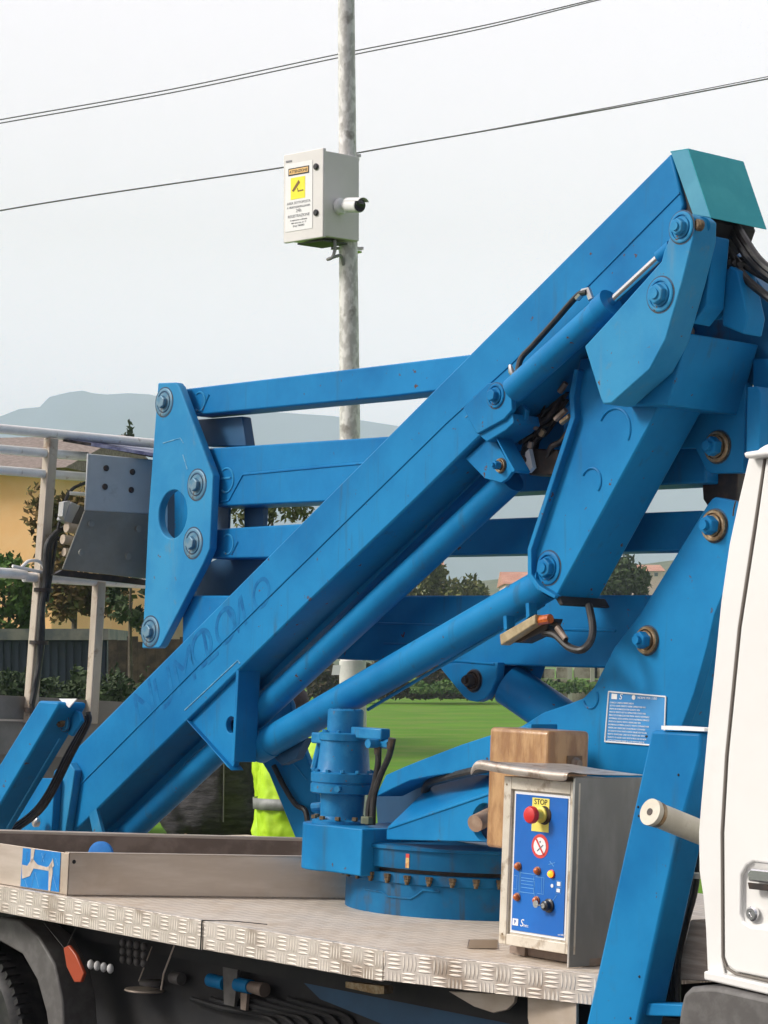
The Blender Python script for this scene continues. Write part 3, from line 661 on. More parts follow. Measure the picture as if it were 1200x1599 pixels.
MB().lathe(m1 + UM * .097, UM, [(.094, 0), (.100, .004), (.100, .030), (.096, .032), (.096, .036), (.100, .038), (.100, .066), (.094, .070)], 48).build('gearbox_flange', MOTB, mb_)
MB().lathe(m1 + UM * .167, UM, [(.084, 0), (.082, .004), (.074, .100), (.080, .104), (.080, .125), (.074, .128)], 48).build('motor_body', MOTB, mb_)
MB().lathe(m1 + UM * .295, UM, [(.056, 0), (.056, .072), (.052, .076)], 40).build('motor_cap', MOTB, mb_)
MB().lbox(*(lambda q: (q[0] + .03, q[0] + .085, q[1] - .06, q[1] + .0, q[2] + .23, q[2] + .262))(tr(m1))).build('port_block', MOTB, mb_, bev=.004)
MB().lbox(*(lambda q: (q[0] - .185, q[0] - .045, q[1] - .018, q[1] + .018, q[2] + .252, q[2] + .285))(tr(m1))).build('port_block', MOTB, mb_, bev=.004)
for k in range(3): MB().tube([m1 + L * .10 - T * .03 + UM * (.17 + .0 * k), m1 + L * .07 - T * .03 + UM * .27], .012, 8).build('casting_rib', MOTB, mb_) if k == 0 else None
for (rr, hh, n, sz) in ((.088, .070 + .097, 12, .007), (.082, .014, 10, .009), (.064, .295, 8, .006), (.045, .365, 8, .006)):
    for k in range(n):
        a = 2 * pi * k / n + .2; MB().hexa(m1 + (L * cos(a) + T * sin(a)) * rr + UM * hh, U, sz, sz * 1.1).build('cap_screw', RUST if hh == .014 else MOTB, mb_)
for dl_, dt_ in ((-.10, -.01), ):
    MB().tube([m1 + L * -.165 - T * .012 + UM * .268, m1 + L * -.165 - T * .05 + UM * .268], .013, 12).build('hose_fitting', MOTB, mb_)
    MB().tube([m1 + L * -.205 - T * .0 + UM * .268, m1 + L * -.17 - T * .0 + UM * .268], .014, 6).build('hose_fitting', MOTB, mb_)
MB().tube([m1 + L * .085 - T * .045 + UM * .045, m1 + L * .06 - T * .03 + U * .045], .013, 10).build('drain_plug', MOTB, mb_)
MB().tube([m1 - L * .06 - T * .06 + U * .105, m1 - L * .075 - T * .085 + U * .105], .010, 6).build('drain_plug', MOTB, mb_)
t_ = tr(m1)[1]
for pts in (((590, 1160), (591, 1190), (585, 1225), (577, 1255), (575, 1288)), ((613, 1153), (608, 1180), (594, 1212), (584, 1245), (582, 1288))):
    P_ = [PT(x, y, t_ - .01) for x, y in pts]
    MB().tube(curve(P_, 6), .0095, 10).build('hydraulic_hose', RUBBER, mb_)
    MB().tube([P_[0], P_[0].lerp(P_[1], .6)], .0115, 10).build('hose_ferrule', mat('dark_ferrule', (.05, .045, .04), (.12, .09, .06), rough=.4, metal=.5, scale=50), mb_)
MB().hexa(PT(573, 1286, tr(m1)[1] - .03), U, .018, .02).build('hose_nut', mat('greenish_nut', (.20, .22, .14), rough=.5, metal=.5), mb_)
# ---- turret body
TU = .385
tur = MB()
tur.pp([(609, 1292), (756, 1241), (800, 1226), (800, 1316), (640, 1312), (604, 1311), (604, 1296)], TU, .03, [(757, 1284, .052)])
tur.b.verts.ensure_lookup_table()
tur = tur.build('turret', BLUE, truck, bev=.003)
MB().plate([PT(605, 1292, TU), PT(756, 1241, TU), PT(800, 1226, TU), PT(800, 1226, TU) + T * .10 + U * .05, PT(676, 1226, TU + .12), PT(676, 1226, TU + .12) - L * .0], U * -.01).build('sloped_cover', BLUE, tur) if False else None
def quadplate(p, n, name, m, par, bev=.002): return MB().plate(p, n).build(name, m, par, bev=bev)
quadplate([PT(606, 1291, TU - .003), PT(800, 1225, TU - .003), PT(800, 1192, TU + .14), PT(676, 1223, TU + .14)], U * -.008, 'sloped_cover', BLUE, tur)
# horn shaped upper plate sweeping into the tower
MB().pp([(588, 1244), (590, 1236), (603, 1210), (630, 1198), (652, 1189), (720, 1163), (772, 1146), (830, 1130), (830, 1215), (740, 1209), (700, 1208), (668, 1213), (640, 1219), (612, 1232)], TU + .02, .10).build('swept_plate', BLUE, tur, bev=.003)
MB().plate([PT(588, 1243, TU + .10), PT(603, 1210, TU + .10), PT(652, 1189, TU + .10), PT(830, 1128, TU + .10), PT(830, 1128, TU + .10) + T * .4, PT(652, 1189, TU + .10) + T * .4, PT(603, 1210, TU + .10) + T * .4, PT(588, 1243, TU + .10) + T * .4], U * -.012).build('top_skin', BLUE, tur) if False else None
MB().pp([(586, 1244), (600, 1225), (668, 1200), (800, 1190), (800, 1316), (600, 1310), (590, 1290)], TU + .26, .03).build('far_cheek', DKBLUE, tur, bev=.003)  # shade inside the turret is in this plate's dark blue
MB().tube(curve([PT(664, 1236, TU + .12), PT(670, 1224, TU + .08), PT(690, 1217, TU + .05), PT(745, 1203, TU), PT(800, 1192, TU)], 6), .0125, 10).build('hydraulic_hose', RUBBER, tur)
MB().tube([PT(742, 1286, TU - .05), PT(775, 1270, TU + .05)], .024, 16).build('brake_rod', mat('brown_tube', (.30, .20, .14), (.4, .3, .22), rough=.6, scale=20), tur)
# ---- tower plate (near cheek) with data plate
TW = .60
tow = MB().pp([(1105, 788), (1112, 779), (1117, 776), (1150, 783), (1165, 800), (1140, 900), (1116, 960), (1104, 1012), (1085, 1080), (1066, 1132), (1040, 1240), (780, 1240), (770, 1160), (808, 1138), (850, 1112), (886, 1100), (912, 1090), (928, 1073), (940, 1050), (960, 1010), (1000, 958)], TW, .035).build('turret_tower', BLUE, truck, bev=.003)
MB().pp([(1105, 788), (1117, 776), (1165, 790), (1140, 900), (1104, 1012), (1040, 1240), (850, 1240), (870, 1130), (928, 1073), (960, 1010), (1000, 958)], TW + .34, .035).build('far_cheek', BLUE, tow, bev=.003)
MB().plate([PT(1165, 800, TW + .036), PT(1140, 900, TW + .036), PT(1104, 1012, TW + .036), PT(1066, 1132, TW + .036), PT(1040, 1240, TW + .036), PT(1040, 1240, TW + .34), PT(1066, 1132, TW + .34), PT(1104, 1012, TW + .34), PT(1140, 900, TW + .34), PT(1165, 800, TW + .34)], U * 0.0 + L * .02).build('tower_web', BLUE, tow) if False else None
for i, (a, b_) in enumerate((((1116, 960), (1104, 1012)), ((1104, 1012), (1085, 1080)), ((1085, 1080), (1066, 1132)), ((1066, 1132), (1040, 1240)))):
    MB().box(PT(*a, TW + .036), PT(*b_, TW + .036) - PT(*a, TW + .036), T * .303, L * .02).build('tower_web', BLUE, tow)
ringmark(923, 1090, TW, .028, tow, (.40, .95))
pin(1117, 821, TW, .042, tow, BLUE, BRASS, .62, proud=.016); pin(1012, 1000, TW, .038, tow, BLUE, BRASS, .62, proud=.016)
dp = MB().pp([(951, 1080), (1040, 1088), (1037, 1165), (945, 1158)], TW - .0015, .0012).build('data_plate', mat('plate_blue', (.03, .22, .52), (.05, .27, .58), rough=.35, scale=9), tow)
def tpt(x, y, o): return PT(x, y, TW - o)
for a, b_ in (((951, 1080), (1040, 1088)), ((1040, 1088), (1037, 1165)), ((1037, 1165), (945, 1158)), ((945, 1158), (951, 1080))):
    MB().tube([tpt(*a, .003), tpt(*b_, .003)], .0022, 6).build('plate_border', PWHITE, dp)
s_ = (PT(1000, 1100, TW) - PT(999, 1100, TW)).length
MB().pp([(955.5, 1083), (964, 1083.7), (963.5, 1092), (955, 1091.5)], TW - .003, .001).build('plate_emblem', PWHITE, dp)
MB().lathe(tpt(990, 1089, .002), -T, [(.0065, 0), (.0065, .001)], 20).build('plate_emblem', PWHITE, dp)
text('S', tpt(967, 1092, .003), EXT, U, .022, PWHITE, 'plate_text', dp, .0004, shear=.3)
rng = random.Random(2)
wl = 'STATO OPERATORE CARICO MASSIMO PORTATA NOMINALE DIVIETO SOSTA SOTTO IL BRACCIO VERIFICARE STABILIZZATORI PRIMA DI SALIRE VENTO MAX NON USARE IN CASO DI GUASTO COMANDI'.split()
def line_of(n):
    s = ''
    while len(s) < n: s += rng.choice(wl) + ' '
    return s[:n].strip()
text('NORME PER L USO', tpt(996, 1091, .003), EXT, U, .0085, PWHITE, 'plate_text', dp, .0003)
for i in range(13):
    y = 1098 + i * 4.9; text(line_of(rng.choice((26, 34, 38, 44, 42))), tpt(953 - i * .35, y, .003), EXT, U, .0062, PWHITE, 'plate_text', dp, .0003)
# ---- upper link plate, right of the lifting arm
MB().pp([(1120, 560), (1165, 600), (1160, 738), (1109, 739), (1103, 735), (1086, 700), (1050, 700), (1000, 740), (960, 740), (1040, 560)], TW + .02, .03).build('link_plate', BLUE, truck, bev=.003)
pin(1122, 698, TW + .02, .042, truck, BLUE, BRASS, .62, proud=.016)
MB().pp([(1095, 735), (1152, 738), (1150, 800), (1108, 795), (1098, 780)], TW + .10, .1).build('rubber_block', BLACKM, truck, bev=.004)
MB().pp([(1167, 604), (1183, 603), (1188, 615), (1186, 720), (1165, 705)], TW - .08, .08).build('hose_bracket', BLUE, truck, bev=.003)
MB().pp([(1175, 560), (1230, 560), (1230, 740), (1178, 740)], TW + .02, .12).build('upper_boom_end', BLUE, truck, bev=.004)
MB().pp([(1186, 625), (1230, 628), (1230, 632), (1186, 629)], TW - .02, .04).build('edge_rib', FADED, truck)
MB().pp([(1186, 652), (1230, 655), (1230, 660), (1186, 657)], TW - .02, .04).build('edge_rib', FADED, truck)
# ---- horizontal parallel beams
HB = .66
def beam(pts, t, th, name, mt=None, bev=.005, par=None): return MB().pp(pts, t, th).build(name, mt or BLUE, par or truck, bev=bev)
top = beam([(278, 608.5), (600, 570), (1000, 521), (1000, 573), (600, 620), (296, 649)], HB, .10, 'parallel_beam', None)
ringmark(312, 627, HB, .032, top, (.15, .85), FADED); weld([(327, 616), (316, 642)], HB, top)
mid = beam([(310, 701), (600, 682), (1102, 652), (1102, 754), (801, 768), (600, 779), (330, 791)], HB - .01, .13, 'main_beam')
ringmark(354, 750, HB - .01, .040, mid, (.15, .85), FADED); weld([(346, 748), (361, 746)], HB - .01, mid, m=FADED)
weld([(346, 784), (358, 781), (380, 741), (560, 724), (700, 716)], HB - .01, mid, .004, BLUE)
thd = beam([(322, 827), (460, 818.5), (750, 811), (1095, 797), (1095, 859), (700, 867), (412, 871), (322, 872)], HB, .10, 'parallel_beam')
ringmark(356, 850, HB, .032, thd, (.15, .85), FADED); weld([(372, 846), (362, 866)], HB, thd)
low = beam([(285, 930), (630, 930), (1015, 929), (1030, 934), (1000, 1044), (960, 1043), (690, 1036), (540, 1030), (285, 1015)], HB - .02, .16, 'lower_beam')
weld([(560, 972), (690, 976)], HB - .02, low, .003); weld([(600, 1005), (690, 1007)], HB - .02, low, .003); weld([(858, 982), (962, 985)], HB - .02, low, .004)
lug = MB().pp([(682, 1036), (778, 1034), (775, 1060), (766, 1080), (757, 1091), (745, 1096), (732, 1094), (724, 1088)], HB - .045, .03).build('cylinder_lug', BLUE, low, bev=.003)
MB().pp([(778, 1034), (834, 1038), (824, 1066), (775, 1064)], HB + .06, .05).build('cylinder_lug', BLUE, low, bev=.003)
weld([(700, 1031), (772, 1037)], HB - .046, low, .003)
pin(741, 1063, HB - .045, .032, low, BLACKM, BLACKM, .6, proud=.014)
MB().tube([PT(795, 1068, HB + .02), PT(900, 1140, HB + .10)], .062, 36).build('lift_cylinder', BLUE, truck)
# cross blocks between the linkage plates, their shade painted in as dark blue
lk = MB().pp([(247, 598), (275, 597), (280, 603), (333, 742), (328, 857), (318, 880), (252, 1008), (248, 1012), (222, 1012), (232, 800)], HB - .055, .03, [(270, 803, .082)]).build('linkage_plate', FADED, truck, bev=.004)
MB().pp([(247, 598), (275, 597), (333, 742), (328, 857), (248, 1012), (222, 1012)], HB + .22, .03).build('far_linkage_plate', BLUE, lk, bev=.004)
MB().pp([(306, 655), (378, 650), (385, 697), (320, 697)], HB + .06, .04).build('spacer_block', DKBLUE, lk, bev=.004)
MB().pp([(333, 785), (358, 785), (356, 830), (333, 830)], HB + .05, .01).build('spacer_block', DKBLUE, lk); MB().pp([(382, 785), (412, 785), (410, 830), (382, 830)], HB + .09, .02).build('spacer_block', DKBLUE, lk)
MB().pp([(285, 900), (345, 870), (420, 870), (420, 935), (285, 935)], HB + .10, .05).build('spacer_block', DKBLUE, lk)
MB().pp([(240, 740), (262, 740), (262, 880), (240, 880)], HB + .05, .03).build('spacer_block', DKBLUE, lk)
for x, y, r in ((257, 628, .048), (308, 757, .05), (302, 848, .05), (235, 986, .05)): pin(x, y, HB - .055, r, lk, mat('worn_pin', (.07, .20, .31), (.16, .26, .33), rough=.45, metal=.2, scale=30, chips=(.1, .07, .05)), None, .46, proud=.007)
weld([(255, 692), (282, 684), (287, 692)], HB - .055, lk, .002, SCUFF); weld([(286, 710), (293, 733)], HB - .055, lk, .002, SCUFF)
# ---- main diagonal boom
BT = .36; BW = .20
def bl(x): return 238 + (1048 - x) * 1.001          # top edge of the side face
boom = MB().pp([(1048, 239), (1068, 320), (1040, 400), (760, 671), (650, 779), (480, 942), (240, 1177), (129, 1287), (60, 1345), (84, 1204)], BT, BW).build('main_boom', BLUE, truck, bev=.006)
weld([(113, 1238), (310, 1040), (412, 940), (700, 658), (800, 567), (1062, 301)], BT, boom, .0035, BLUE, 'seam_rib')
weld([(289, 1109), (372, 1031), (375, 1036)], BT, boom, .0025, SCUFF)
weld([(727, 652), (741, 640)], BT, boom, .002, SCUFF); 
# under-boom telescopic track (second, darker profile below) and its tube
def perp_strip(x0, x1, off0, off1): # strip parallel to the lower edge, offsets in px below it
    lo = lambda x: 779 + (650 - x) * .975
    return [(x0, lo(x0) + off0), (x1, lo(x1) + off0), (x1, lo(x1) + off1), (x0, lo(x0) + off1)]
MB().pp(perp_strip(100, 800, 30, 62), BT + .13, .025).build('lower_track', BLUE, boom, bev=.003)
MB().tube([PT(170, 1331, BT + .12), PT(800, 748, BT + .12)], .040, 32).build('extension_cylinder', BLUE, boom)
# overpainted lettering
for ch, x, y, s in (('N', 214, 1141, .17), ('U', 246, 1119, .17), ('M', 276, 1090, .17), ('O', 302, 1058, .17), ('L', 322, 1042, .16), ('O', 340, 1020, .16), ('V', 362, 1000, .14), ('I', 380, 980, .14), ('O', 398, 962, .13)):
    a_ = (PT(500, 842, BT) - PT(300, 1042, BT)).normalized(); up_ = (U * .93 + L * .37).normalized()
    text(ch, PT(x, y, BT - .0005), a_, up_, s, mat('ghost_letter', (0.003, 0.088, 0.26), (0.009, 0.165, 0.39), spec=.13, rough=.45, scale=12, lo=.35, hi=.6), 'ghost_letter', boom, .0001)
# bracket with hole under the boom
br = MB().pp([(294, 1127), (373, 1048), (376, 1060), (368, 1186), (363, 1203), (355, 1198)], BT + .015, .02, [(361, 1132, .026)]).build('boom_bracket', BLUE, boom, bev=.002)
q = [PT(373, 1047, BT - .0), PT(366, 1190, BT - .0)]
MB().plate([q[0], q[1], q[1] + L * .014, q[0] + L * .014], T * .085).build('bracket_flange', BLUE, br, bev=.002)
q = [PT(293, 1127, BT - .002), PT(361, 1203, BT - .002)]
MB().plate([q[0], q[1], q[1] + L * .012 + U * .01, q[0] + L * .012 + U * .01], T * .05).build('bracket_flange', BLUE, br, bev=.002)
# boom foot
MB().pp([(108, 1190), (117, 1203), (112, 1240), (101, 1310), (74, 1310), (84, 1230)], BT - .03, .03).build('boom_foot', FADED, boom, bev=.004)
MB().pp([(139, 1271), (150, 1262), (163, 1310), (147, 1310)], BT - .0, .012).build('foot_rib', FADED, boom, bev=.001)
# teal end hood
e1 = [(1048, 237), (1075, 232.5), (1111, 340), (1082, 334)]
MB().pp([(1047, 236), (1075, 231.5), (1111, 340), (1082, 335)], BT - .004, .004).build('end_hood', mat('teal_side', (0.03, 0.24, 0.36), (0.045, 0.28, 0.40), rough=.5, scale=9), boom, bev=.0015)
n0 = PT(1075, 231.5, BT - .004); n1 = PT(1111, 340, BT - .004)
MB().plate([n0, n0 + T * (BW + .012), n1 + T * (BW + .012), n1], L * .004).build('end_hood', TEAL, boom, bev=.001)
MB().plate([PT(1047, 236, BT - .004), n0, n0 + T * (BW + .012), PT(1047, 236, BT - .004) + T * (BW + .012)], U * -.004).build('end_hood', TEAL, boom, bev=.001)
MB().plate([PT(1075, 240, BT + BW + .004), PT(1111, 340, BT + BW + .004), PT(1050, 395, BT + BW + .004), PT(1010, 330, BT + BW + .004)], T * .004).build('end_hood', TEAL, boom, bev=.001)
# ---- small cylinder along the boom
cy = MB().tube([PT(802, 610, BT - .045), PT(948, 478, BT - .045)], .036, 32).build('tilt_cylinder', BLUE, truck)
MB().tube([PT(938, 487, BT - .045), PT(955, 472, BT - .045)], .039, 32).build('cylinder_gland', BLUE, cy)
MB().tube([PT(950, 476, BT - .045), PT(1034, 398, BT - .045)], .0115, 20).build('piston_rod', CHROME, cy)
cl = MB().pp([(723, 637), (762, 598), (785, 596), (798, 612), (800, 640), (787, 655), (745, 678)], BT - .02, .018).build('cylinder_clevis', BLUE, truck, bev=.003)
MB().pp([(746, 678), (788, 655), (800, 645), (803, 660), (790, 672), (760, 690)], BT - .01, .10).build('clevis_web', BLUE, cl, bev=.003)
MB().pp([(770, 620), (800, 615), (822, 640), (820, 655), (790, 665)], BT + .03, .015).build('clevis_web', BLUE, cl, bev=.003)
pin(775, 618, BT - .02, .034, cl, BLUE, None, .5)
MB().tube(curve([PT(918, 456, BT - .05), PT(902, 462, BT - .035), PT(868, 500, BT - .03), PT(832, 540, BT - .03), PT(814, 560, BT - .035), PT(808, 584, BT - .05)], 6), .0085, 10).build('hydraulic_hose', RUBBER, cy)
MB().tube([PT(902, 466, BT - .035), PT(912, 455, BT - .04), PT(919, 453, BT - .045), PT(924, 468, BT - .045)], .009, 8).build('hose_fitting', SILVER, cy)
MB().tube([PT(797, 570, BT - .05), PT(799, 580, BT - .05), PT(803, 588, BT - .045)], [.005, .009, .007], 8).build('hose_fitting', SILVER, cy)
# lower bracket on the boom underside
lb = MB().pp([(727, 716), (770, 677), (775, 690), (801, 735), (792, 748), (783, 754), (757, 747)], BT + .02, .012).build('tube_bracket', BLUE, boom, bev=.002)
MB().pp([(771, 677), (776, 684), (804, 734), (801, 738)], BT + .0, .06).build('bracket_flange', BLUE, lb, bev=.001)
pin(783, 727, BT + .02, .020, lb, BLUE, BRASS, .6, proud=.012)
# ---- knuckle
KT = .27
MB().pp([(1080, 372), (1105, 372), (1150, 395), (1215, 480), (1215, 600), (1150, 600), (1120, 545), (1060, 525)], .64, .04).build('pivot_web', RINGB, truck, bev=.003)
kn = MB().pp([(1062, 333), (1075, 333), (1084, 340), (1083, 372), (1066, 440), (1040, 530), (1015, 577), (955, 630), (942, 631), (938, 622), (913, 541), (960, 490), (1033, 408), (1037, 392)], KT, .085).build('knuckle_cheek', FADED, truck, bev=.004)
MB().tube([PT(1096, 352, KT + .04), PT(1096, 352, KT + .085)], .022, 20).build('rope_eye', BLUE, kn)
MB().tube([PT(1090, 351, KT + .02), PT(1090, 351, KT + .085)], .012, 12).build('rope_pulley', RUST, kn)
MB().lathe(PT(1094, 352, KT + .02), -T, [(.015, 0), (.015, .012), (.010, .016)], 18).build('rope_eye_bolt', RUST, kn)
MB().tube([PT(1030, 402, BT - .045), PT(1050, 385, BT - .045)], .018, 20).build('rod_eye', BLUE, kn)
pin(1065, 355, KT, .040, kn, FADED); pin(1032, 460, KT, .044, kn, FADED, FADED, .6)
MB().pp([(1056, 524), (1063, 520), (1075, 520), (1043, 633), (1025, 632), (960, 632), (1018, 580), (1042, 533)], KT + .088, .27).build('knuckle_crosspiece', BLUE, kn, bev=.004)
MB().pp([(1090, 450), (1075, 520), (1043, 633), (955, 630), (1015, 577), (1040, 530), (1066, 440)], KT + .36, .05).build('far_cheek', BLUE, kn, bev=.004)
k2 = MB().pp([(1088, 366), (1113, 368), (1104, 478), (1082, 506), (1072, 500), (1090, 440)], KT + .095, .065).build('link_block', BLUE, truck, bev=.004)
k3 = MB().pp([(1140, 415), (1152, 422), (1168, 494), (1162, 522), (1128, 508), (1128, 440)], KT + .165, .068).build('link_block', BLUE, truck, bev=.004)
MB().tube([PT(1116, 484, KT + .17), PT(1130, 484, KT + .24)], .026, 24).build('link_shaft', BLUE, k2)
MB().tube([PT(1070, 530, KT + .10), PT(1075, 518, KT + .34)], .018, 16).build('cross_rod', ALUD, k2)
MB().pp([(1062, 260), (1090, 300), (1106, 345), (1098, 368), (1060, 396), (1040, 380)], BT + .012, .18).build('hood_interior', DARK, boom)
for i, (a, r) in enumerate((((1138, 352), .013), ((1148, 350), .013), ((1128, 378), .011))):
    MB().tube(curve([PT(a[0] - 12, a[1] - 12, BT - .02 + .12), PT(a[0], a[1], BT + .12), PT(a[0] + 18, a[1] + 30, BT + .11), PT(a[0] + 42, a[1] + 62, BT + .10), PT(a[0] + 90, a[1] + 100, BT + .10)], 6), r, 10).build('hydraulic_hose', RUBBER, boom)
rng = random.Random(11)
for i in range(5):
    MB().tube(curve([PT(1118 + i * 6, 385 + i * 3, BT + .14), PT(1124 + i * 8, 405 + 2 * i, BT + .10), PT(1135 + i * 6, 415, BT + .12), PT(1180 + i * 5, 405 + i * 8, BT + .14), PT(1230, 460, BT + .15)], 5), .009, 8).build('hydraulic_hose', RUBBER, boom)
# ---- lifting arm with rings
AT = .42
arm = MB().pp([(905, 560), (902, 578), (891, 616), (893, 651), (824, 857), (824, 899), (838, 919), (868, 935), (1028, 640), (1052, 596), (1040, 540)], AT, .16).build('lifting_arm', BLUE, truck, bev=.006)
MB().pp([(897, 576), (903, 578), (896, 620), (898, 652), (830, 858), (830, 897), (842, 914), (868, 930), (866, 935), (838, 920), (824, 899), (824, 857), (891, 651), (889, 616)], AT - .022, .024).build('arm_lip', BLUE, arm, bev=.002)
ringmark(960, 672, AT, .058, arm, (.08, .58)); ringmark(924, 752, AT, .036, arm, (.08, .62))
pin(857, 887, AT, .045, arm, BLUE, BLUE, .6)
MB().pp([(866, 933), (872, 930), (880, 944), (874, 946)], AT - .01, .18).build('arm_end_cap', DARK, arm, bev=.003)
# ---- long lower cylinder
lc = MB().tube([PT(412, 1164, BT + .13), PT(858, 909, AT + .03)], .0475, 36).build('luffing_cylinder', BLUE, truck)
MB().tube([PT(405, 1168, BT + .13), PT(425, 1157, BT + .13)], .0495, 36).build('cylinder_head', BLUE, lc)
MB().tube([PT(575, 1108, BT + .15), PT(850, 944, AT + .05)], .005, 10).build('return_pipe', FADED, lc)
MB().pp([(425, 1180), (478, 1152), (462, 1185), (440, 1195)], BT + .15, .03).build('cylinder_foot', DKBLUE, lc, bev=.002)
vb = MB().pp([(780, 991), (836, 959), (836, 974), (782, 1008)], AT - .03, .035).build('valve_block', mat('yellowed_block', (.30, .23, .12), (.42, .34, .20), rough=.5, scale=30), lc, bev=.003)
MB().pp([(790, 1003), (860, 965), (852, 985), (812, 1004)], AT, .05).build('valve_block', BLACKM, lc, bev=.003)
MB().tube([PT(838, 970, AT - .01), PT(860, 966, AT - .01)], .013, 10).build('valve_plug', AMBER, lc)
for x in (786, 821): MB().pp([(x, 962 if x < 800 else 942), (x + 5, 961 if x < 800 else 941), (x + 6, 982 if x < 800 else 962), (x + 1, 984 if x < 800 else 966)], AT - .03, .03).build('clamp_tab', BLUE, lc)
MB().tube(curve([PT(850, 988, AT + .01), PT(868, 992, AT + .01), PT(888, 1010, AT + .01), PT(908, 1015, AT + .01), PT(922, 1002, AT + .03), PT(926, 980, AT + .05), PT(920, 945, AT + .07)], 6), .0105, 10).build('hydraulic_hose', RUBBER, lc)
MB().tube(curve([PT(858, 972, AT + .01), PT(872, 978, AT + .01), PT(884, 1000, AT + .0)], 6), .007, 8).build('hydraulic_hose', BLACKM, lc)
MB().tube([PT(870, 980, AT), PT(884, 998, AT)], .0085, 8).build('hose_ferrule', ALUD, lc)
# ---- cluster of valves and hoses behind the small cylinder
vc = MB().pp([(828, 700), (872, 702), (868, 742), (826, 742)], AT + .06, .06).build('valve_cluster', BLACKM, truck, bev=.004)
MB().pp([(820, 600), (885, 560), (880, 690), (842, 735), (800, 735), (806, 668)], AT + .16, .04).build('backing_plate', BLUE, vc)
MB().pp([(821, 706), (826, 701), (832, 730), (824, 738), (819, 722)], AT + .04, .015).build('label_plate', PWHITE, vc)
MB().tube([PT(808, 716, AT + .03), PT(824, 719, AT + .05)], .012, 12).build('valve_spool', BLACKM, vc)
for i in range(16):
    x0 = rng.uniform(820, 860); y0 = rng.uniform(620, 700)
    MB().tube(curve([PT(x0 + 40, y0 - 45, AT + .08), PT(x0 + 18, y0 - 12, AT + .06 + .01 * (i % 4)), PT(x0, y0, AT + .05), PT(x0 - 8, y0 + 30, AT + .09)], 5), rng.uniform(.005, .009), 8).build('hydraulic_hose', RUBBER if i % 3 else BLACKM, vc)
for x, y, x1, y1 in ((868, 655, 884, 640), (874, 612, 884, 598), (877, 660, 890, 650), (830, 690, 828, 700), (832, 664, 838, 668), (845, 680, 850, 672)):
    MB().tube([PT(x, y, AT + .02), PT(x1, y1, AT + .02)], .0085, 6).build('hose_fitting', BRASS if x % 2 else ALUD, vc)
# ---- blue strut behind the long cylinder
st = MB().pp([(420, 1208), (396, 1170), (404, 1120), (450, 1088), (455, 1100), (457, 1128), (472, 1163), (486, 1200), (497, 1260), (494, 1315), (464, 1315)], .72, .02).build('support_strut', BLUE, truck, bev=.004)
weld([(448, 1178), (480, 1218)], .72, st, .003, FADED)
MB().tube(curve([PT(428, 1196, .70), PT(444, 1228, .70), PT(462, 1256, .70), PT(478, 1268, .70), PT(482, 1312, .70)], 6), .009, 8).build('hydraulic_hose', RUBBER, st)
# ---- rear outrigger jib on the left
RT_ = .02
oj = MB().pp([(61, 1094), (91, 1096), (91, 1104), (0, 1257), (-60, 1358), (-110, 1358), (0, 1193)], RT_, .105).build('rear_outrigger', BLUE, truck, bev=.007)
MB().tube([PT(94, 1153, RT_ + .053) - L * .0, PT(6, 1302, RT_ + .053)], .003, 6).build('weld_seam', FADED, oj)
MB().pp([(95, 1108), (104, 1104), (124, 1112), (128, 1126), (112, 1150), (96, 1142)], RT_ + .07, .012).build('outrigger_lug', BLUE, oj, bev=.003)
pin(101, 1129, RT_ + .06, .026, oj, RUST, MOTB, .55)
MB().tube([PT(117, 1106, RT_ + .08), PT(125, 1108, RT_ + .10)], .014, 14).build('outrigger_roller', RUST, oj)
MB().pp([(92, 1091), (120, 1091), (108, 1105)], RT_ + .03, .004).build('white_tag', PWHITE, oj)
for k in range(3): MB().tube(curve([PT(138 - 2 * k, 1112 + k * 6, RT_ + .15), PT(138 - 3 * k, 1130, RT_ + .15), PT(112 - 4 * k, 1180, RT_ + .15), PT(84 - 4 * k, 1236, RT_ + .15), PT(60 - 5 * k, 1270, RT_ + .15), PT(20 - 6 * k, 1300, RT_ + .15)], 6), .0085, 8).build('hydraulic_hose', RUBBER, oj)
MB().pp([(20, 1240), (60, 1215), (86, 1215), (80, 1310), (10, 1310)], .30, .03).build('foot_plate', BLUE, oj, bev=.003)
MB().lathe(PT(59, 1283, .27), -T, [(.018, 0), (.018, .012), (.012, .016)], 20).build('grease_cap', SILVER, oj)
# ---- control box with hood
cb = MB(); CT = 0.0
f = [(790, 1216), (904, 1222), (893, 1492), (778, 1462)]
l0 = tr(PT(778, 1462, CT)); l1 = tr(PT(893, 1500, CT)); lt = tr(PT(790, 1216, CT)); rtp = tr(PT(904, 1213, CT))
LW = l0[0]                                                  # panel width
uT = tr(PT(904, 1222, CT))[2]; uB = tr(PT(893, 1492, CT))[2]
box = MB().lbox(.004, LW, .012, .30, uB, uT).build('control_box', FRAME, truck, bev=.003)
def CF(a, b_, o=0.0): return W(LW * (1 - a), .012 - o, uB + (uT - uB) * b_)      # a: 0..1 left to right, b_: 0..1 bottom to top
def cfr(a0, a1, b0, b1, o, th, m, name, par, bev=0.0): return MB().plate([CF(a0, b0, o), CF(a1, b0, o), CF(a1, b1, o), CF(a0, b1, o)], T * -th).build(name, m, par, bev=bev)
cfr(.0, .10, .0, 1, 0, .010, FRAME, 'frame_bar', box, .002); cfr(.90, 1, .0, 1, 0, .010, FRAME, 'frame_bar', box, .002)
cfr(.102, .898, .925, 1, 0, .010, FRAME, 'frame_bar', box, .002); cfr(.102, .898, 0, .065, 0, .010, FRAME, 'frame_bar', box, .002)
cfr(.13, .87, .075, .915, 0, .003, PWHITE, 'panel_margin', box)
pn = cfr(.155, .85, .092, .90, .0035, .002, PANEL, 'control_panel', box)
def pf(a, b_): return .155 + a * .695, .092 + b_ * .808      # panel coords, top = 1
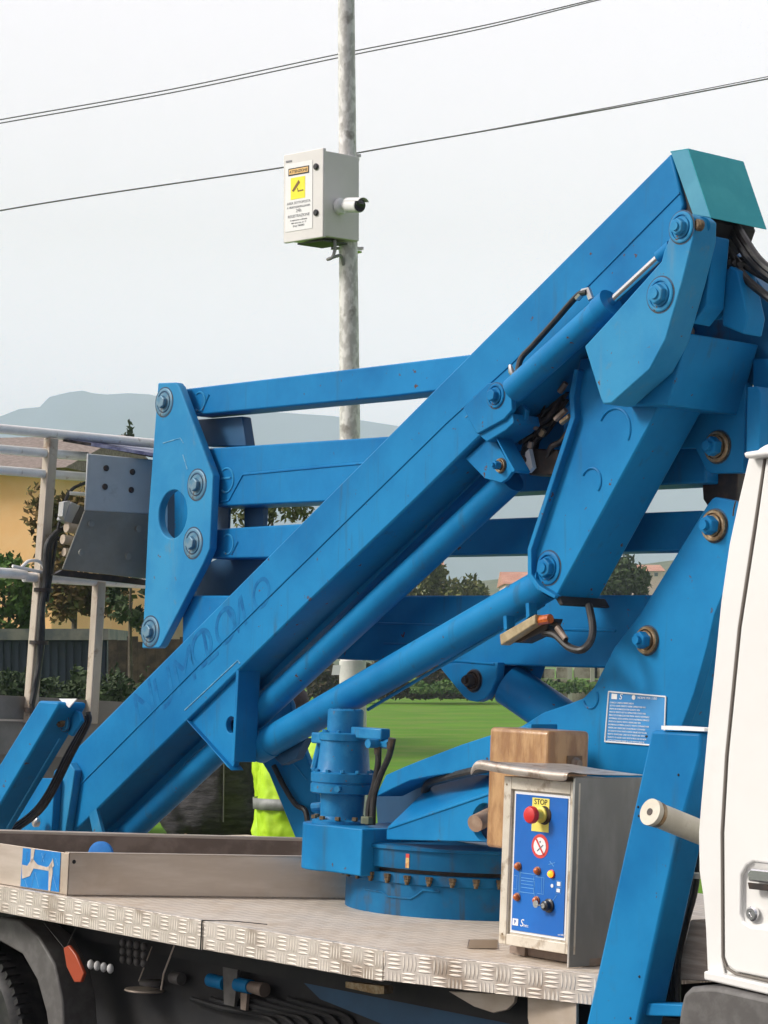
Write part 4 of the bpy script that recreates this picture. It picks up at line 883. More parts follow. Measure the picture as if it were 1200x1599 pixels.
def pr(a0, a1, b0, b1, o, m, name, th=.0008, par=None):
    x0, y0 = pf(a0, b0); x1, y1 = pf(a1, b1); return cfr(x0, x1, y0, y1, o, th, m, name, par or pn)
def pc(a, b_, o): x, y = pf(a, b_); return CF(x, y, o)
yl = pr(.33, .66, .74, .985, .006, PYEL, 'stop_label')
text('STOP', pc(.495, .938, .0072), EXT, U, .019, PBLACK, 'stop_text', yl, .0004, 'CENTER')
PWt = LW * .695; PH = (uT - uB) * .808
es = MB().lathe(pc(.52, .865, .006), -T, [(.020, 0), (.020, .006), (.015, .008), (.012, .022), (.0125, .030)], 24).build('emergency_stop', PYEL, pn)
MB().lathe(pc(.52, .865, .034), -T, [(.012, 0), (.021, .002), (.022, .010), (.019, .016), (.010, .019)], 28).build('button_head', RED, es)
MB().lathe(pc(.57, .862, .006), -T, [(.024, 0), (.022, .002)], 24).build('button_shadow_ring', BLACKM, es)
sg = MB().lathe(pc(.505, .635, .0055), -T, [(.0295, 0), (.0295, .0008)], 40).build('prohibition_sign', PRED, pn)
MB().lathe(pc(.505, .635, .0065), -T, [(.0215, 0), (.0215, .0008)], 40).build('sign_ground', PWHITE, sg)
c_ = pc(.505, .635, .0078); d1 = (EXT * .6 - U * .8).normalized(); d2 = (EXT * .8 + U * .6).normalized()
MB().box(c_ - d1 * .0235 - d2 * .0022, d1 * .047, d2 * .0044, -T * .0006).build('sign_bar', PRED, sg)
MB().tube([c_ - EXT * .008 - U * .012, c_ + EXT * .012 + U * .004], .0012, 6).build('sign_figure', PGREY, sg); MB().sphere(c_ + EXT * .001 + U * .011 + T * .001, .0026, 2).build('sign_figure', PGREY, sg)
for a, b_, on in ((.10, .47, 0), (.48, .455, 0), (.75, .445, 1), (.10, .245, 0), (.48, .24, 0)):
    ld = MB().lathe(pc(a, b_, .0055), -T, [(.0105, 0), (.0105, .003), (.0085, .004)], 24).build('indicator_bezel', RED if on else mat('bezel', (.25, .08, .03), rough=.4), pn)
    MB().lathe(pc(a, b_, .009), -T, [(.0085, 0), (.0085, .004), (.006, .0075), (.002, .009)], 20).build('indicator_lamp', AMBERON if on else AMBER, ld)
sel = MB().lathe(pc(.72, .215, .0055), -T, [(.017, 0), (.017, .004), (.012, .006), (.012, .018), (.009, .020)], 28).build('key_switch', mat('switch_black', (.015, .015, .017), rough=.3), pn)
MB().lathe(pc(.72, .215, .0255), -T, [(.006, 0), (.006, .003)], 16).build('key_barrel', SILVER, sel)
MB().box(pc(.72, .215, .030) - EXT * .004, -EXT * .022, U * .002, -T * .003).build('key', SILVER, sel); MB().lathe(pc(.60, .222, .03), -T, [(.009, 0), (.009, .002)], 18).build('key_bow', SILVER, sel)
def pline(pts): return MB().tube([pc(a, b_, .0058) for a, b_ in pts], .0007, 5).build('diagram_line', LINE, pn)
for pts in ([(.02, .40), (.08, .40), (.08, .30), (.02, .30)], [(.14, .425), (.42, .425)], [(.14, .285), (.42, .285)], [(.14, .46), (.14, .25)], [(.12, .46), (.12, .25)], [(.16, .39), (.42, .39)], [(.16, .32), (.42, .32)], [(.16, .37), (.40, .37)], [(.16, .345), (.40, .345)],
            [(.42, .44), (.40, .385), (.42, .37), (.42, .33), (.40, .32), (.44, .25)], [(.44, .41), (.60, .41), (.60, .29), (.48, .29)], [(.56, .41), (.56, .29)], [(.84, .40), (.94, .40), (.93, .31), (.83, .31), (.84, .40)], [(.84, .355), (.93, .355)], [(.86, .30), (.78, .25)], [(.68, .51), (.80, .53)], [(.70, .535), (.78, .50)]): pline(pts)
MB().lathe(pc(.76, .36, .0055), -T, [(.0045, 0), (.0045, .0008)], 16).build('panel_symbol', PWHITE, pn); pr(.855, .92, .365, .395, .0058, PWHITE, 'panel_symbol'); pr(.85, .915, .32, .345, .0058, PWHITE, 'panel_symbol')
pr(.02, .13, .035, .085, .0055, PWHITE, 'maker_emblem'); text('P', pc(.05, .045, .0066), EXT, U, .015, PANEL, 'emblem_text', pn, .0003)
text('S', pc(.16, .035, .0057), EXT, U, .026, PWHITE, 'emblem_text', pn, .0003, shear=.3); text('mec', pc(.22, .035, .0057), EXT, U, .012, PWHITE, 'emblem_text', pn, .0003)
text('cod. 0421', pc(.90, .012, .0057), EXT, U, .006, PWHITE, 'emblem_text', pn, .0003)
for a, b_ in ((.04, .95), (.05, .06), (.955, .93), (.95, .05)): MB().lathe(CF(a, b_, .010), -T, [(.003, 0), (.002, .0015)], 10).build('screw', BRASS, box)
MB().lbox(.0, .0035, -.012, .34, .002, uT + .012).build('side_sheet', STEEL, box, bev=.001)
MB().lbox(-.001, .0035, -.0125, -.010, .002, uT + .010).build('sheet_edge', SILVER, box)
# curled hood sheet
hd = MB(); A_ = []
prof = [(-.030, .000), (-.034, .014), (-.030, .022), (-.016, .026), (.0, .022), (.05, .018), (.30, .016)]
uh = uT + .002
ls = [-.001, .05, .13, .22, .30, .335, .345]
dz = [0, -.002, .001, .004, .010, .012, -.012]
rows = []
for l_, z_ in zip(ls, dz): rows.append([(W(l_, tq - .004, uh + uq + z_)) for tq, uq in prof])
vv = [[hd.b.verts.new(p) for p in r] for r in rows]
for a, b_ in zip(vv, vv[1:]):
    for i in range(len(prof) - 1): hd.b.faces.new((a[i], a[i + 1], b_[i + 1], b_[i]))
ho = hd.build('hood', mat('hood_sheet', (.50, .44, .38), (.62, .57, .52), rough=.35, metal=.5, scale=9, dirt=(.20, .12, .07), dscale=14, dlo=.5, dhi=.65, damt=.8), box)
md = ho.modifiers.new('solid', 'SOLIDIFY'); md.thickness = .003
md = ho.modifiers.new('sub', 'SUBSURF'); md.levels = 2; md.render_levels = 2
for l_ in (.03, LW - .03): MB().lbox(l_ - .015, l_ + .015, .05, .08, .002, uB + .0).build('foot', ALUD, box)
MB().lbox(.0, LW + .02, .06, .28, .002, .02).build('base_plate', ALUD, box)
MB().plate([PU(730, 1480, .003), PU(776, 1481, .003), PU(775, 1468, .003), PU(732, 1468, .003)], U * .002).build('floor_bracket', ALUD, box)
MB().plate([PU(730, 1481, .004), PU(776, 1481, .004), PU(776, 1481, .004) + U * .022, PU(734, 1481, .004) + U * .022], T * .003).build('floor_bracket', ALU, box)
# ---- front outrigger leg
GT = -.10
leg = MB().pp([(1017, 1140), (1094, 1144), (1094, 1180), (1062, 1296), (1030, 1440), (1000, 1577), (985, 1660), (898, 1660), (915, 1600)], GT, .085).build('front_outrigger', BLUE, truck, bev=.008)
MB().pp([(1033, 1133), (1100, 1137), (1100, 1142), (1033, 1139)], GT - .004, .08).build('leg_top_edge', PWHITE, leg)
MB().tube([PT(1085, 1200, GT + .088), PT(1010, 1560, GT + .088)], .003, 6).build('weld_seam', FADED, leg)
MB().pp([(1003, 1566), (1070, 1569), (1070, 1588), (1001, 1586)], GT + .02, .06).build('leg_foot_bar', BLUE, leg, bev=.003)
for k in range(4): MB().tube(curve([PT(1092 - 4 * k, 1330, GT + .16), PT(1085 - 4 * k, 1390, GT + .14), PT(1072 - 6 * k, 1440, GT + .13), PT(1060 - 6 * k, 1500, GT + .12), PT(1058 - 6 * k, 1580, GT + .12)], 6), .0085, 8).build('hydraulic_hose', RUBBER, leg)
for x, y in ((997, 1260), (998, 1274), (999, 1525), (1010, 1150), (1060, 1210), (985, 1590)): MB().sphere(PT(x, y, GT), .0035, 1).build('paint_chip', DARK, leg)
MB().pp([(1060, 1363), (1105, 1365), (1105, 1373), (1063, 1371)], GT + .09, .05).build('hose_rest', CREAM, truck)
# ---- cab
KB = -.22
sil = [(1168, 712), (1152, 780), (1137, 850), (1124, 940), (1113, 1050), (1102, 1150), (1093, 1250), (1089, 1300), (1090, 1360), (1096, 1400), (1100, 1450), (1103, 1523)]
cab = MB().pp(sil + [(1420, 1590), (1420, 640), (1200, 700)], KB + .008, 1.9).build('cab', WHITE, truck, bev=.015, seg=3)
MB().pp([(x + (2 if i else 2), y) for i, (x, y) in enumerate(sil)] + [(1133, 1528), (1128, 1500), (1126, 1300), (1133, 1180), (1153, 980), (1176, 830), (1193, 716)], KB, .006).build('rear_pillar', WHITE, cab, bev=.004, seg=3)
dout = [(1196, 716), (1180, 830), (1157, 980), (1137, 1180), (1130, 1300), (1131, 1494), (1136, 1508), (1148, 1517), (1420, 1572), (1420, 650)]
rec = [(1166, 1352), (1176, 1346), (1300, 1361), (1300, 1463), (1172, 1446), (1160, 1438), (1156, 1425), (1157, 1368)]
door = MB().plate([PT(x, y, KB - .006) for x, y in dout], T * .010, [[PT(x, y, KB - .006) for x, y in rec]]).build('door', WHITE, cab, bev=.005, seg=3)
MB().pp([(1160, 706), (1200, 700), (1420, 660), (1420, 672), (1200, 712), (1163, 716)], KB - .03, .06).build('rain_gutter', WHITE, cab, bev=.006)
MB().pp([(1178, 704), (1192, 695), (1215, 686), (1420, 620), (1420, 700), (1200, 706)], KB - .01, 1.8).build('roof', WHITE, cab, bev=.01)
MB().pp([(1099, 1516), (1125, 1521), (1420, 1588), (1420, 1606), (1125, 1536), (1099, 1530)], KB - .02, .06).build('sill', WHITE, cab, bev=.004)
MB().pp([(1120, 1540), (1097, 1539), (1078, 1541), (1066, 1552), (1060, 1580), (1055, 1640), (1420, 1760), (1420, 1606)], KB - .03, .3).build('wheel_arch', PLGREY, cab, bev=.012, seg=3)
big = [(1150, 1340), (1310, 1352), (1310, 1480), (1150, 1455)]
rb = [(1174, 1362), (1298, 1376), (1298, 1452), (1178, 1437), (1169, 1430), (1167, 1420), (1167, 1372)]
b = MB(); fr_ = [PT(x, y, KB - .001) for x, y in rec]; bk_ = [PT(x, y, KB + .007) for x, y in rb + [rb[-1]]][:8]
bk_ = [PT(x, y, KB + .0075) for x, y in [(1172, 1363), (1179, 1358), (1296, 1372), (1296, 1456), (1178, 1440), (1169, 1433), (1165, 1422), (1165, 1374)]]
v1 = [b.b.verts.new(p) for p in fr_]; v2 = [b.b.verts.new(p) for p in bk_]
for i in range(8): b.b.faces.new((v1[i], v1[(i + 1) % 8], v2[(i + 1) % 8], v2[i]))
b.b.faces.new(v2); b.build('handle_recess', WHITE, door)
MB().pp([(1172, 1356), (1420, 1382), (1420, 1405), (1168, 1376), (1166, 1362)], KB - .020, .016).build('door_handle', CHROME, door, bev=.004)
MB().pp([(1168, 1378), (1420, 1407), (1420, 1416), (1170, 1388)], KB - .016, .006).build('handle_gap', BLACKM, door)
MB().lathe(PT(1177, 1427, KB + .002), -T, [(.016, 0), (.016, .006), (.012, .009), (.006, .009), (.005, .006)], 24).build('door_lock', CHROME, door)
gap_ = [(1195, 716), (1178, 830), (1155, 980), (1135, 1180), (1128, 1300), (1129, 1494), (1135, 1511), (1150, 1521), (1420, 1577)]
MB().tube([PT(x, y, KB + .003) for x, y in gap_], .0035, 8).build('door_seal', SEAM, cab)
MB().tube([PT(1149, 783, KB), PT(1146, 796, KB), PT(1145, 806, KB)], .0018, 5).build('paint_scratch', BLACKM, cab)
# ---- cream tube behind the cab
ct = MB().tube([PT(1021, 1270, GT - .16), PT(1110, 1306, GT + .02)], .0275, 28).build('storage_tube', CREAM, truck)
ta = PT(1021, 1270, GT - .16); td = (ta - PT(1110, 1306, GT + .02)).normalized(); MB().tube([ta, ta + td * .012], .030, 28).build('tube_cap', CREAM, ct)
MB().tube([ta - td * .014, ta - td * .004], .029, 28).build('cap_ring', BRASS, ct)
MB().tube([ta + td * .011, ta + td * .0135], .008, 16).build('cap_hole', BLACKM, ct)
MB().pp([(1060, 1262), (1100, 1258), (1100, 1345), (1060, 1305)], GT + .09, .004).build('tube_bracket', ALUD, ct)
# ---- underside: chassis, mudguard, wheel, small fittings
MB().lbox(-.3, 3.6, .06, 1.75, -.55, -.08).build('chassis', DARK, truck)
MB().lbox(-.3, 3.6, .0, .06, -.16, -.085).build('side_rail', DARK, truck)
mg = MB(); pts = [(-60, 1440), (0, 1432), (30, 1437), (60, 1462), (85, 1505), (97, 1560), (102, 1640), (80, 1640), (72, 1580), (58, 1530), (35, 1490), (0, 1470), (-60, 1470)]
mg.pp(pts, -.16, .12).build('mudguard', PLGREY, truck, bev=.006)
wc = PT(-55, 1640, -.14); wh = MB(); R_ = .335
wh.lathe(wc, T, [(R_ * .62, -.01), (R_ * .9, -.012), (R_ * .985, .012), (R_, .03), (R_, .19), (R_ * .9, .22), (R_ * .6, .22)], 72)
tyre = wh.build('wheel', RUBBER, truck)
for k in range(64):
    a = 2 * pi * k / 64; n_ = L * cos(a) + U * sin(a); tg = -L * sin(a) + U * cos(a)
    MB().box(wc + n_ * (R_ - .018) - tg * .008 + T * (.004), tg * .016, T * .045, n_ * .026).build('tread_block', RUBBER, tyre)
MB().lathe(wc - T * .005, T, [(.03, 0), (R_ * .55, .01), (R_ * .62, -.004), (R_ * .62, .1)], 48).build('rim', mat('dusty_rim', (.16, .12, .09), (.24, .19, .15), rough=.7, scale=15), tyre)
rf = MB().pp([(99, 1480), (107, 1476), (118, 1490), (131, 1520), (126, 1534), (116, 1534), (104, 1510)], -.20, .012).build('reflector', ORANGE, truck, bev=.003)
MB().tube([PT(104, 1480, -.19), PT(120, 1446, -.19)], .0015, 5).build('reflector_wire', RUBBER, rf); MB().tube([PT(102, 1482, -.19), PT(68, 1440, -.19)], .001, 5).build('reflector_wire', RUBBER, rf)
for k in range(4): MB().sphere(PT(142 + k * 10.2, 1506 + k * 2.2, -.10), .0105, 2, (1, 1, 1.4)).build('white_bead', PWHITE, truck)
for r_ in range(3):
    for k in range(4): MB().sphere(PT(192 + k * 11, 1472 + r_ * 13 + k * 2, -.05), .010, 2, (1, 1, 1.3)).build('dark_bead', PLGREY, truck)
hg = MB().lathe(PT(226, 1548, .02), U, [(.055, 0), (.060, .003), (.058, .007)], 36).build('hanging_dish', ALU, truck)
MB().lathe(PT(236, 1538, .02), U, [(.034, 0), (.036, .01), (.03, .014)], 24).build('dish_puck', PLGREY, hg)
MB().tube([PT(217, 1532, .0), PT(238, 1478, .0)], .002, 6).build('dish_wire', ALU, hg); MB().tube([PT(252, 1546, .0), PT(256, 1520, .0), PT(273, 1476, .0)], .003, 6).build('dish_wire', ALU, hg)
MB().tube([PT(270, 1526, .03), PT(284, 1529, .03)], .018, 16).build('end_cap', PLGREY, truck)
fl = MB().tube([PT(328, 1530, .02), PT(352, 1536, .02)], .019, 20).build('blue_coupling', BLUE, truck)
MB().tube([PT(371, 1537, .02), PT(392, 1541, .02)], .020, 20).build('coupling_sleeve', BLUE, fl); MB().tube([PT(392, 1541, .02), PT(414, 1546, .02)], [.016, .02], 20).build('coupling_end', ALUD, fl)
MB().pp([(348, 1505), (372, 1508), (366, 1572), (350, 1568)], .01, .01).build('coupling_bracket', PLGREY, fl); MB().pp([(376, 1550), (386, 1552), (384, 1578), (376, 1576)], .01, .01).build('coupling_bracket', ALUD, fl)
for k in range(6): MB().tube(curve([PT(300 + 30 * k, 1560, .04), PT(350 + 30 * k, 1575, .03), PT(420 + 25 * k, 1590, .05), PT(470 + 20 * k, 1640, .05)], 5), .008, 8)  .build('air_hose', DARK, truck)
MB().pp([(440, 1500), (600, 1542), (940, 1575), (940, 1640), (700, 1640), (500, 1560)], .04, .02).build('subframe_skirt', DKBLUE, truck)
MB().pp([(700, 1548), (805, 1553), (803, 1566), (792, 1577), (770, 1582), (740, 1572)], -.06, .01).build('support_lug', ALU, truck, bev=.002)
MB().pp([(824, 1556), (900, 1562), (900, 1650), (835, 1650), (824, 1590)], -.06, .01).build('support_lug', ALU, truck, bev=.002)
MB().pp([(540, 1533), (600, 1540), (600, 1552), (585, 1552), (540, 1542)], -.12, .03).build('light_bracket', BRASS, truck)

# ---- work basket (parallel rails run across the truck)
BL = 3.25
kp = [(0, 672), (238, 694)]
bk = MB().tube([PL(-160, 655, BL), PL(0, 669.5, BL), PL(240, 692.5, BL)], .0175, 16).build('work_basket', RAIL, truck)
for (a, b_, r) in (((-160, 688), (137, 713), .0165), ((-160, 722), (137, 745), .0165), ((38, 901), (240, 912.5), .018), ((-160, 884), (40, 897), .0185)):
    MB().tube([PL(*a, BL), PL(*b_, BL)], r, 16).build('rail', RAIL, bk)
def sqpost(x0, y0, x1, y1, w_, m): 
    p0 = PL(x0, y0, BL); p1 = PL(x1, y1, BL); return MB().box(p0 - T * w_ / 2 - L * w_ * .6, T * w_, L * w_ * 1.1, p1 - p0).build('post', m, bk, bev=.004)
sqpost(80, 684, 46, 1130, .038, POST); sqpost(155, 908, 142, 1130, .036, POST)
MB().pl([(-160, 1078), (50, 1088), (260, 1100), (260, 1190), (-160, 1170)], BL + .01, .003).build('toe_board', mat('toe_board', (.22, .20, .17), (.28, .25, .22), rough=.6, metal=.3, scale=7), bk, bev=.001)
MB().pl([(-160, 1118), (46, 1124), (46, 1127), (-160, 1121)], BL + .002, .008).build('board_edge', ALU, bk)
MB().pl([(-160, 1170), (150, 1182), (150, 1320), (-160, 1310)], BL + .05, .01).build('lower_board', mat('lower_board', (.16, .15, .13), (.22, .20, .18), rough=.6, scale=7), bk)
MB().box(PL(-160, 1190, BL + .1), PL(200, 1200, BL + .1) - PL(-160, 1190, BL + .1), L * .7, U * .02).build('basket_floor', ALUD, bk)
qa = [(137.5, 708), (242, 718), (238, 803), (133, 797)]
cbx = MB().pl(qa, BL - .18, .008).build('basket_cabinet', BOXGREY, bk, bev=.004)
a = PL(133, 797, BL - .18); b_ = PL(238, 803, BL - .18); c = PL(229, 904, BL - .12); d = PL(98, 889, BL - .12)
MB().plate([a, b_, c, d], L * .008).build('cabinet_base', BOXDARK, cbx, bev=.003)
MB().pl([(98, 890), (229, 905), (228, 914), (84, 898)], BL - .10, .02).build('cabinet_shelf', BLACKM, cbx)
for x, y in ((166, 731), (207, 737), (164, 760), (205, 765)): MB().lathe(PL(x, y, BL - .18), -L, [(.011, 0), (.011, .004), (.007, .007)], 12).build('bolt', BLACKM, cbx)
for x, y in ((142, 818), (216, 826), (127, 863), (200, 869)): 
    p = PL(x, y, BL - .17); MB().lathe(p, -L, [(.012, 0), (.012, .006)], 12).build('bolt', BOXDARK, cbx)
MB().plate([PL(103, 690, BL - .0), PL(242, 713, BL - .25), PL(242, 706, BL + .1), PL(112, 691, BL + .3)], U * .012).build('folded_cover', mat('purple_sheet', (.06, .07, .16), (.22, .24, .36), rough=.35, scale=18), bk)
MB().plate([PL(103, 689, BL - .02), PL(180, 702, BL - .12), PL(242, 714, BL - .25), PL(242, 709, BL - .25), PL(180, 696, BL - .12), PL(104, 686, BL - .02)][::-1], L * .02).build('cover_edge', mat('dark_fringe', (.015, .012, .014), (.06, .05, .05), rough=.9, scale=50), bk)
# floodlight and plugs at the left of the cabinet
fl2 = MB().plate([PL(112, 783, BL - .1), PL(126, 790, BL - .1), PL(112, 818, BL - .1), PL(100, 812, BL - .1)], L * .05).build('work_light', mat('lamp_housing', (.45, .45, .46), rough=.4, metal=.4), bk, bev=.003)
MB().plate([PL(126, 790, BL - .1), PL(134, 794, BL - .1), PL(121, 822, BL - .1), PL(112, 818, BL - .1)], L * .05).build('lamp_frame', PLGREY, fl2)
MB().plate([PL(100, 784, BL - .11), PL(110, 782, BL - .11), PL(101, 811, BL - .11), PL(98, 806, BL - .11)], L * .03).build('lamp_glass', SILVER, fl2)
for i, (x, y) in enumerate(((110, 823), (104, 842), (106, 862))): MB().tube([PL(x - 6, y, BL - .09), PL(x + 12, y + 3, BL - .09)], .019 - .002 * i, 14).build('cable_plug', mat('plug_beige', (.42, .34, .25), (.5, .42, .34), rough=.6, scale=30), bk)
for pts, r in (([(134, 754), (112, 765), (100, 790), (92, 820), (86, 860), (80, 900), (74, 940)], .006), ([(106, 823), (86, 834), (74, 852), (72, 880), (72, 910), (66, 950), (66, 1000), (58, 1060), (50, 1100)], .011), ([(98, 842), (84, 843), (78, 866), (78, 900), (68, 930), (62, 990), (60, 1040), (54, 1070), (50, 1120)], .008)):
    MB().tube(curve([PL(x, y, BL - .05) for x, y in pts], 6), r, 10).build('cable', RUBBER, bk)
for y in (921, 1003, 1108): MB().lathe(PL(68 - (y - 921) * .085, y, BL - .03) - U * .008, U, [(.034, 0), (.034, .014)], 16).build('cable_tie', BLACKM, bk)
MB().tube(curve([PL(20, 884, BL - .03), PL(34, 887, BL - .03), PL(66, 893, BL - .03), PL(70, 889, BL - .03), PL(62, 877, BL - .03), PL(46, 876, BL - .03), PL(34, 886, BL - .03)], 6), .006, 8).build('gate_latch', RAIL, bk)
MB().tube([PL(110, 770, BL - .06), PL(134, 772, BL - .06)], .007, 8).build('light_bar', RAIL, fl2)

# ============================================================ loose things on the deck
def wrap():
    p = PT(764, 1137, .30); q = PT(857, 1141, .30); r = PT(850, 1340, .30)
    l_0 = tr(q)[0]; l_1 = tr(p)[0]; u1 = tr(q)[2]; u0 = tr(PT(755, 1322, .30))[2]
    t = empty('wrapped_post', W((l_0 + l_1) / 2, .38, max(u0, 0)), 'block wrapped in shiny brown tape standing behind the control box', 'wooden block')
    MB().lbox(l_0, l_1, .30, .455, u0, u1).build('block', CARD, t, bev=.012, seg=4)
    MB().lbox(l_0 + .005, l_0 + .06, .33, .42, .0, u0).build('stand', DARK, t)
    c = W(l_0, .40, u1 - .085); MB().lathe(c, -L, [(.017, 0), (.017, .006), (.010, .010), (.010, .02)], 20).build('end_bolt', ALUD, t)
    MB().box(c - T * .03 - U * .03 - L * .0, T * .055, U * .05, -L * .003).build('bolt_plate', mat('brown_plate', (.16, .10, .06), rough=.6), t)
wrap()
p0 = PT(1075, 1438, .15)
tag(MB().pp([(1078, 1436), (1105, 1437), (1120, 1533), (1055, 1530)], .02, .18).build('timber_block', WOOD, bev=.004), 'weathered grey timber block between the blue leg and the cab', 'timber block')
b = MB(); dv = (-L * .45 - T * .85 + U * .05).normalized(); cc = A1 + (A2 - A1) * .20 + dl * .12 + U * (h - .012)
b.lathe(cc, dv, [(.036, 0), (.040, .004), (.040, .016), (.030, .020)], 36)
tag(b.build('round_lid', mat('lid_blue', (.01, .16, .50), (.02, .20, .56), rough=.75, scale=20)), 'round blue plastic lid leaning inside the aluminium tray', 'lid')
b = MB(); b.tube([PT(527, 1042, .0) * 0 + at(520, 1048, 12.6), at(520, 1049, 12.6)], .001, 4)
b = MB(); b.box(at(518, 1054, 12.7), Vector((.04, 0, 0)), Vector((0, .004, 0)), Vector((.008, 0, .05)))
sg2 = b.build('small_notice', PWHITE, uv=False); tag(sg2, 'tiny white notice with lines fixed left of the pole foot', 'notice')

# ============================================================ people
SKIN = mat('skin', (.50, .29, .20), (.55, .33, .24), rough=.5, scale=20)
BLKJ = mat('black_jacket', (.014, .013, .015), (.040, .037, .038), rough=.75, scale=9, stretch=(1.2, 1.2, 5), bump=1.0, bscale=7)
TROU = mat('dark_trousers', (.02, .02, .025), (.035, .035, .04), rough=.8, scale=14)
VEST = mat('hi_vis_yellow', (.40, .66, .015), (.52, .78, .03), rough=.6, scale=10, bump=.3, bscale=12)
REFL = mat('reflective_grey', (.20, .21, .20), (.28, .29, .28), rough=.6, metal=.1, scale=20)
CAP = mat('cap_dark', (.03, .02, .028), (.05, .035, .045), rough=.8, scale=30)
def cap_(b, p, q, r0, r1, seg=14):
    b.tube([p, p.lerp(q, .5), q], [r0, (r0 + r1) / 2 * 1.02, r1], seg); b.sphere(p, r0, 2); b.sphere(q, r1, 2)
def remesh(o, v, sm=6):
    m = o.modifiers.new('r', 'REMESH'); m.mode = 'VOXEL'; m.voxel_size = v; m.use_smooth_shade = True
    m = o.modifiers.new('s', 'SMOOTH'); m.iterations = sm; m.factor = .5
def person(foot, face, label, H=1.72, vest=False, hands=None, elbow_out=.0, cap=False, lean=0.0):
    t = empty('person', foot, label, 'person', None); k = H / 1.72
    f = Vector((cos(face), sin(face), 0)); s = Vector((-f.y, f.x, 0)); z = Vector((0, 0, 1))
    def J(a, b_, c): return foot + (s * a + f * (b_ + lean * max(0, c - .9)) + z * c) * k
    hip = J(0, 0, .95); neck = J(0, -.01, 1.45); head = J(0, .02, 1.60)
    B = MB()
    cap_(B, J(0, 0, .98), J(0, 0, 1.15), .125 * k, .13 * k); cap_(B, J(0, 0, 1.15), J(0, 0, 1.34), .13 * k, .135 * k); cap_(B, J(-.12, 0, 1.38), J(.12, 0, 1.38), .075 * k, .075 * k)
    cap_(B, J(0, 0, 1.40), J(0, .01, 1.50), .06 * k, .055 * k)
    B.sphere(head, .105 * k, 3, (.78, .95, 1.12)); B.sphere(J(0, .10, 1.585), .018 * k, 2); B.sphere(J(0, .06, 1.53), .045 * k, 2)
    B.sphere(J(0, .098, 1.545), .016 * k, 2, (1.4, .6, .5))
    for e in (-1, 1): B.sphere(J(e * .082, .0, 1.59), .022 * k, 2, (.5, 1, 1.3)); B.sphere(J(e * .032, .085, 1.607), .013 * k, 2)
    arms = []
    for e in (-1, 1):
        sh = J(e * .19, 0, 1.39); hd = hands[0 if e < 0 else 1] if hands else (e * .22, .12, .95)
        el = J(e * (.25 + elbow_out), -.06, 1.12); wr = J(hd[0], hd[1], hd[2])
        cap_(B, sh, el, .052 * k, .042 * k); cap_(B, el, wr, .040 * k, .028 * k); arms.append((sh, el, wr))
        fd = (wr - el).normalized(); side = fd.cross(f).normalized(); nrm = side.cross(fd)
        palm = wr + fd * .055 * k; cap_(B, wr + fd * .02 * k, palm, .028 * k, .032 * k)
        for i, ln in enumerate((.062, .072, .068, .052)):
            b0 = palm + side * (i - 1.5) * .018 * k + fd * .02 * k; b1 = b0 + fd * ln * .5 * k; b2 = b1 + (fd * .6 + nrm * .6) * ln * .5 * k
            cap_(B, b0, b1, .0095 * k, .009 * k, 8); cap_(B, b1, b2, .009 * k, .008 * k, 8)
        b0 = palm - side * .03 * k; cap_(B, b0, b0 - side * .025 * k + fd * .03 * k, .011 * k, .010 * k, 8)
    for e in (-1, 1):
        cap_(B, J(e * .09, 0, .93), J(e * .10, .01, .5), .085 * k, .055 * k); cap_(B, J(e * .10, .01, .5), J(e * .11, -.02, .09), .053 * k, .036 * k); cap_(B, J(e * .11, -.03, .05), J(e * .13, .13, .035), .04 * k, .034 * k)
    body = B.build('body', SKIN, t, uv=False); remesh(body, .0075)
    Jk = MB()
    cap_(Jk, J(0, 0, .93), J(0, 0, 1.15), .165 * k, .16 * k); cap_(Jk, J(0, 0, 1.15), J(0, 0, 1.33), .16 * k, .16 * k); cap_(Jk, J(-.13, 0, 1.37), J(.13, 0, 1.37), .095 * k, .095 * k); cap_(Jk, J(-.06, 0, .92), J(.06, 0, .92), .15 * k, .15 * k)
    cap_(Jk, J(0, 0, 1.42), J(0, .0, 1.47), .075 * k, .07 * k)
    for sh, el, wr in arms: cap_(Jk, sh, el, .078 * k, .068 * k); cap_(Jk, el, el.lerp(wr, .93), .066 * k, .05 * k)
    j = Jk.build('jacket', VEST if vest else BLKJ, t, uv=False); remesh(j, .016, 4)
    tx = bpy.data.textures.get('folds') or bpy.data.textures.new('folds', 'CLOUDS'); tx.noise_scale = .07
    m = j.modifiers.new('folds', 'DISPLACE'); m.texture = tx; m.strength = .028; m.mid_level = .5
    Tr = MB(); cap_(Tr, J(-.05, 0, .93), J(.05, 0, .93), .13 * k, .13 * k)
    for e in (-1, 1): cap_(Tr, J(e * .09, 0, .88), J(e * .10, .01, .5), .105 * k, .08 * k); cap_(Tr, J(e * .10, .01, .5), J(e * .11, -.02, .1), .078 * k, .07 * k)
    q = Tr.build('trousers', TROU, t, uv=False); remesh(q, .016, 4)
    Sh = MB()
    for e in (-1, 1): cap_(Sh, J(e * .11, -.04, .055), J(e * .13, .15, .045), .055 * k, .045 * k)
    q = Sh.build('shoes', RUBBER, t, uv=False); remesh(q, .012)
    if cap:
        q = MB().sphere(head + z * .035 * k, .115 * k, 3, (.86, 1.0, .85)); 
        q.sphere(head + f * .11 * k + z * .03 * k, .07 * k, 2, (1, 1, .18)); q = q.build('cap', CAP, t, uv=False); remesh(q, .008, 3)
    else:
        q = MB(); q.sphere(head + z * .03 * k - f * .015 * k, .112 * k, 3, (.82, .93, 1.02)); q.build('hair', mat('dark_hair', (.02, .014, .01), (.04, .03, .02), rough=.7, scale=60, bump=.6), t, uv=False)
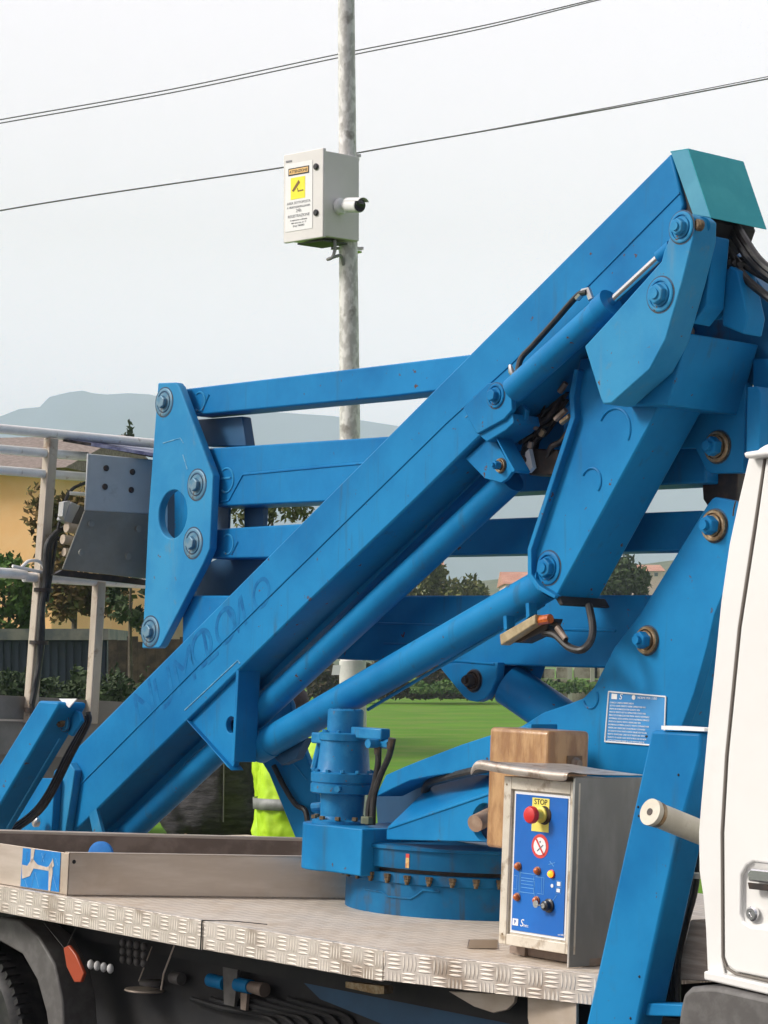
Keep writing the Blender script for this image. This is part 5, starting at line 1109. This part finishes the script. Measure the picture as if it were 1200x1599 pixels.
    if vest:
        V = MB(); cap_(V, J(-.05, 0, .92), J(.05, 0, .92), .165 * k, .165 * k); cap_(V, J(0, 0, .95), J(0, 0, 1.33), .178 * k, .172 * k); cap_(V, J(-.11, 0, 1.37), J(.11, 0, 1.37), .108 * k, .108 * k); cap_(V, J(-.06, 0, .80), J(.06, 0, .80), .165 * k, .16 * k)
        v = V.build('hi_vis_vest', VEST, t, uv=False); remesh(v, .014, 4)
        m = v.modifiers.new('folds', 'DISPLACE'); m.texture = tx; m.strength = .035; m.mid_level = .5
        for hh in (1.15, .92):
            b = MB(); n = 40; R0 = .198 * k; lo = J(0, 0, hh - .027); hi = J(0, 0, hh + .027)
            rr = [[b.b.verts.new(c + (s * cos(a) * 1.02 + f * sin(a)) * R0) for a in [2 * pi * i / n for i in range(n)]] for c in (lo, hi)]
            for i in range(n): b.b.faces.new((rr[0][i], rr[0][(i + 1) % n], rr[1][(i + 1) % n], rr[1][i]))
            q = b.build('reflective_band', REFL, v, uv=False); md = q.modifiers.new('s', 'SOLIDIFY'); md.thickness = .004
    else:
        MB().tube([J(0, .165, .90), J(0, .175, 1.1), J(0, .165, 1.30)], .003, 6).build('zip', PLGREY, t, uv=False)
    return t
person(gnd(342, 11.3), radians(-78), 'person in a puffy black jacket, hands at the waist, behind the boom', 1.78, hands=((-.17, .10, .84), (.17, .10, .84)), elbow_out=.07)
person(gnd(462, 10.9), radians(-135), 'person in a yellow hi-vis vest and dark cap behind the cylinders', 1.54, vest=True, cap=True, hands=((-.20, .08, .76), (.20, .08, .76)), lean=.03)

# ============================================================ haze
hz = MB(); wbox(hz, (-7000, -200, -2), (7000, 8000, 330)); hb = hz.build('haze', mat('haze_tmp', (1, 1, 1)), uv=False)
hm = bpy.data.materials.new('haze_air'); hm.use_nodes = True; ht = hm.node_tree; ht.nodes.clear()
ho_ = ht.nodes.new('ShaderNodeOutputMaterial'); pv = ht.nodes.new('ShaderNodeVolumePrincipled')
pv.inputs['Color'].default_value = (.79, .885, 1.0, 1); pv.inputs['Density'].default_value = .00050; pv.inputs['Anisotropy'].default_value = -.35
ht.links.new(pv.outputs[0], ho_.inputs['Volume']); hb.data.materials[0] = hm; tag(hb, kind='stuff'); hb['label'] = 'thin bluish haze over the far hills'; hb['category'] = 'haze'
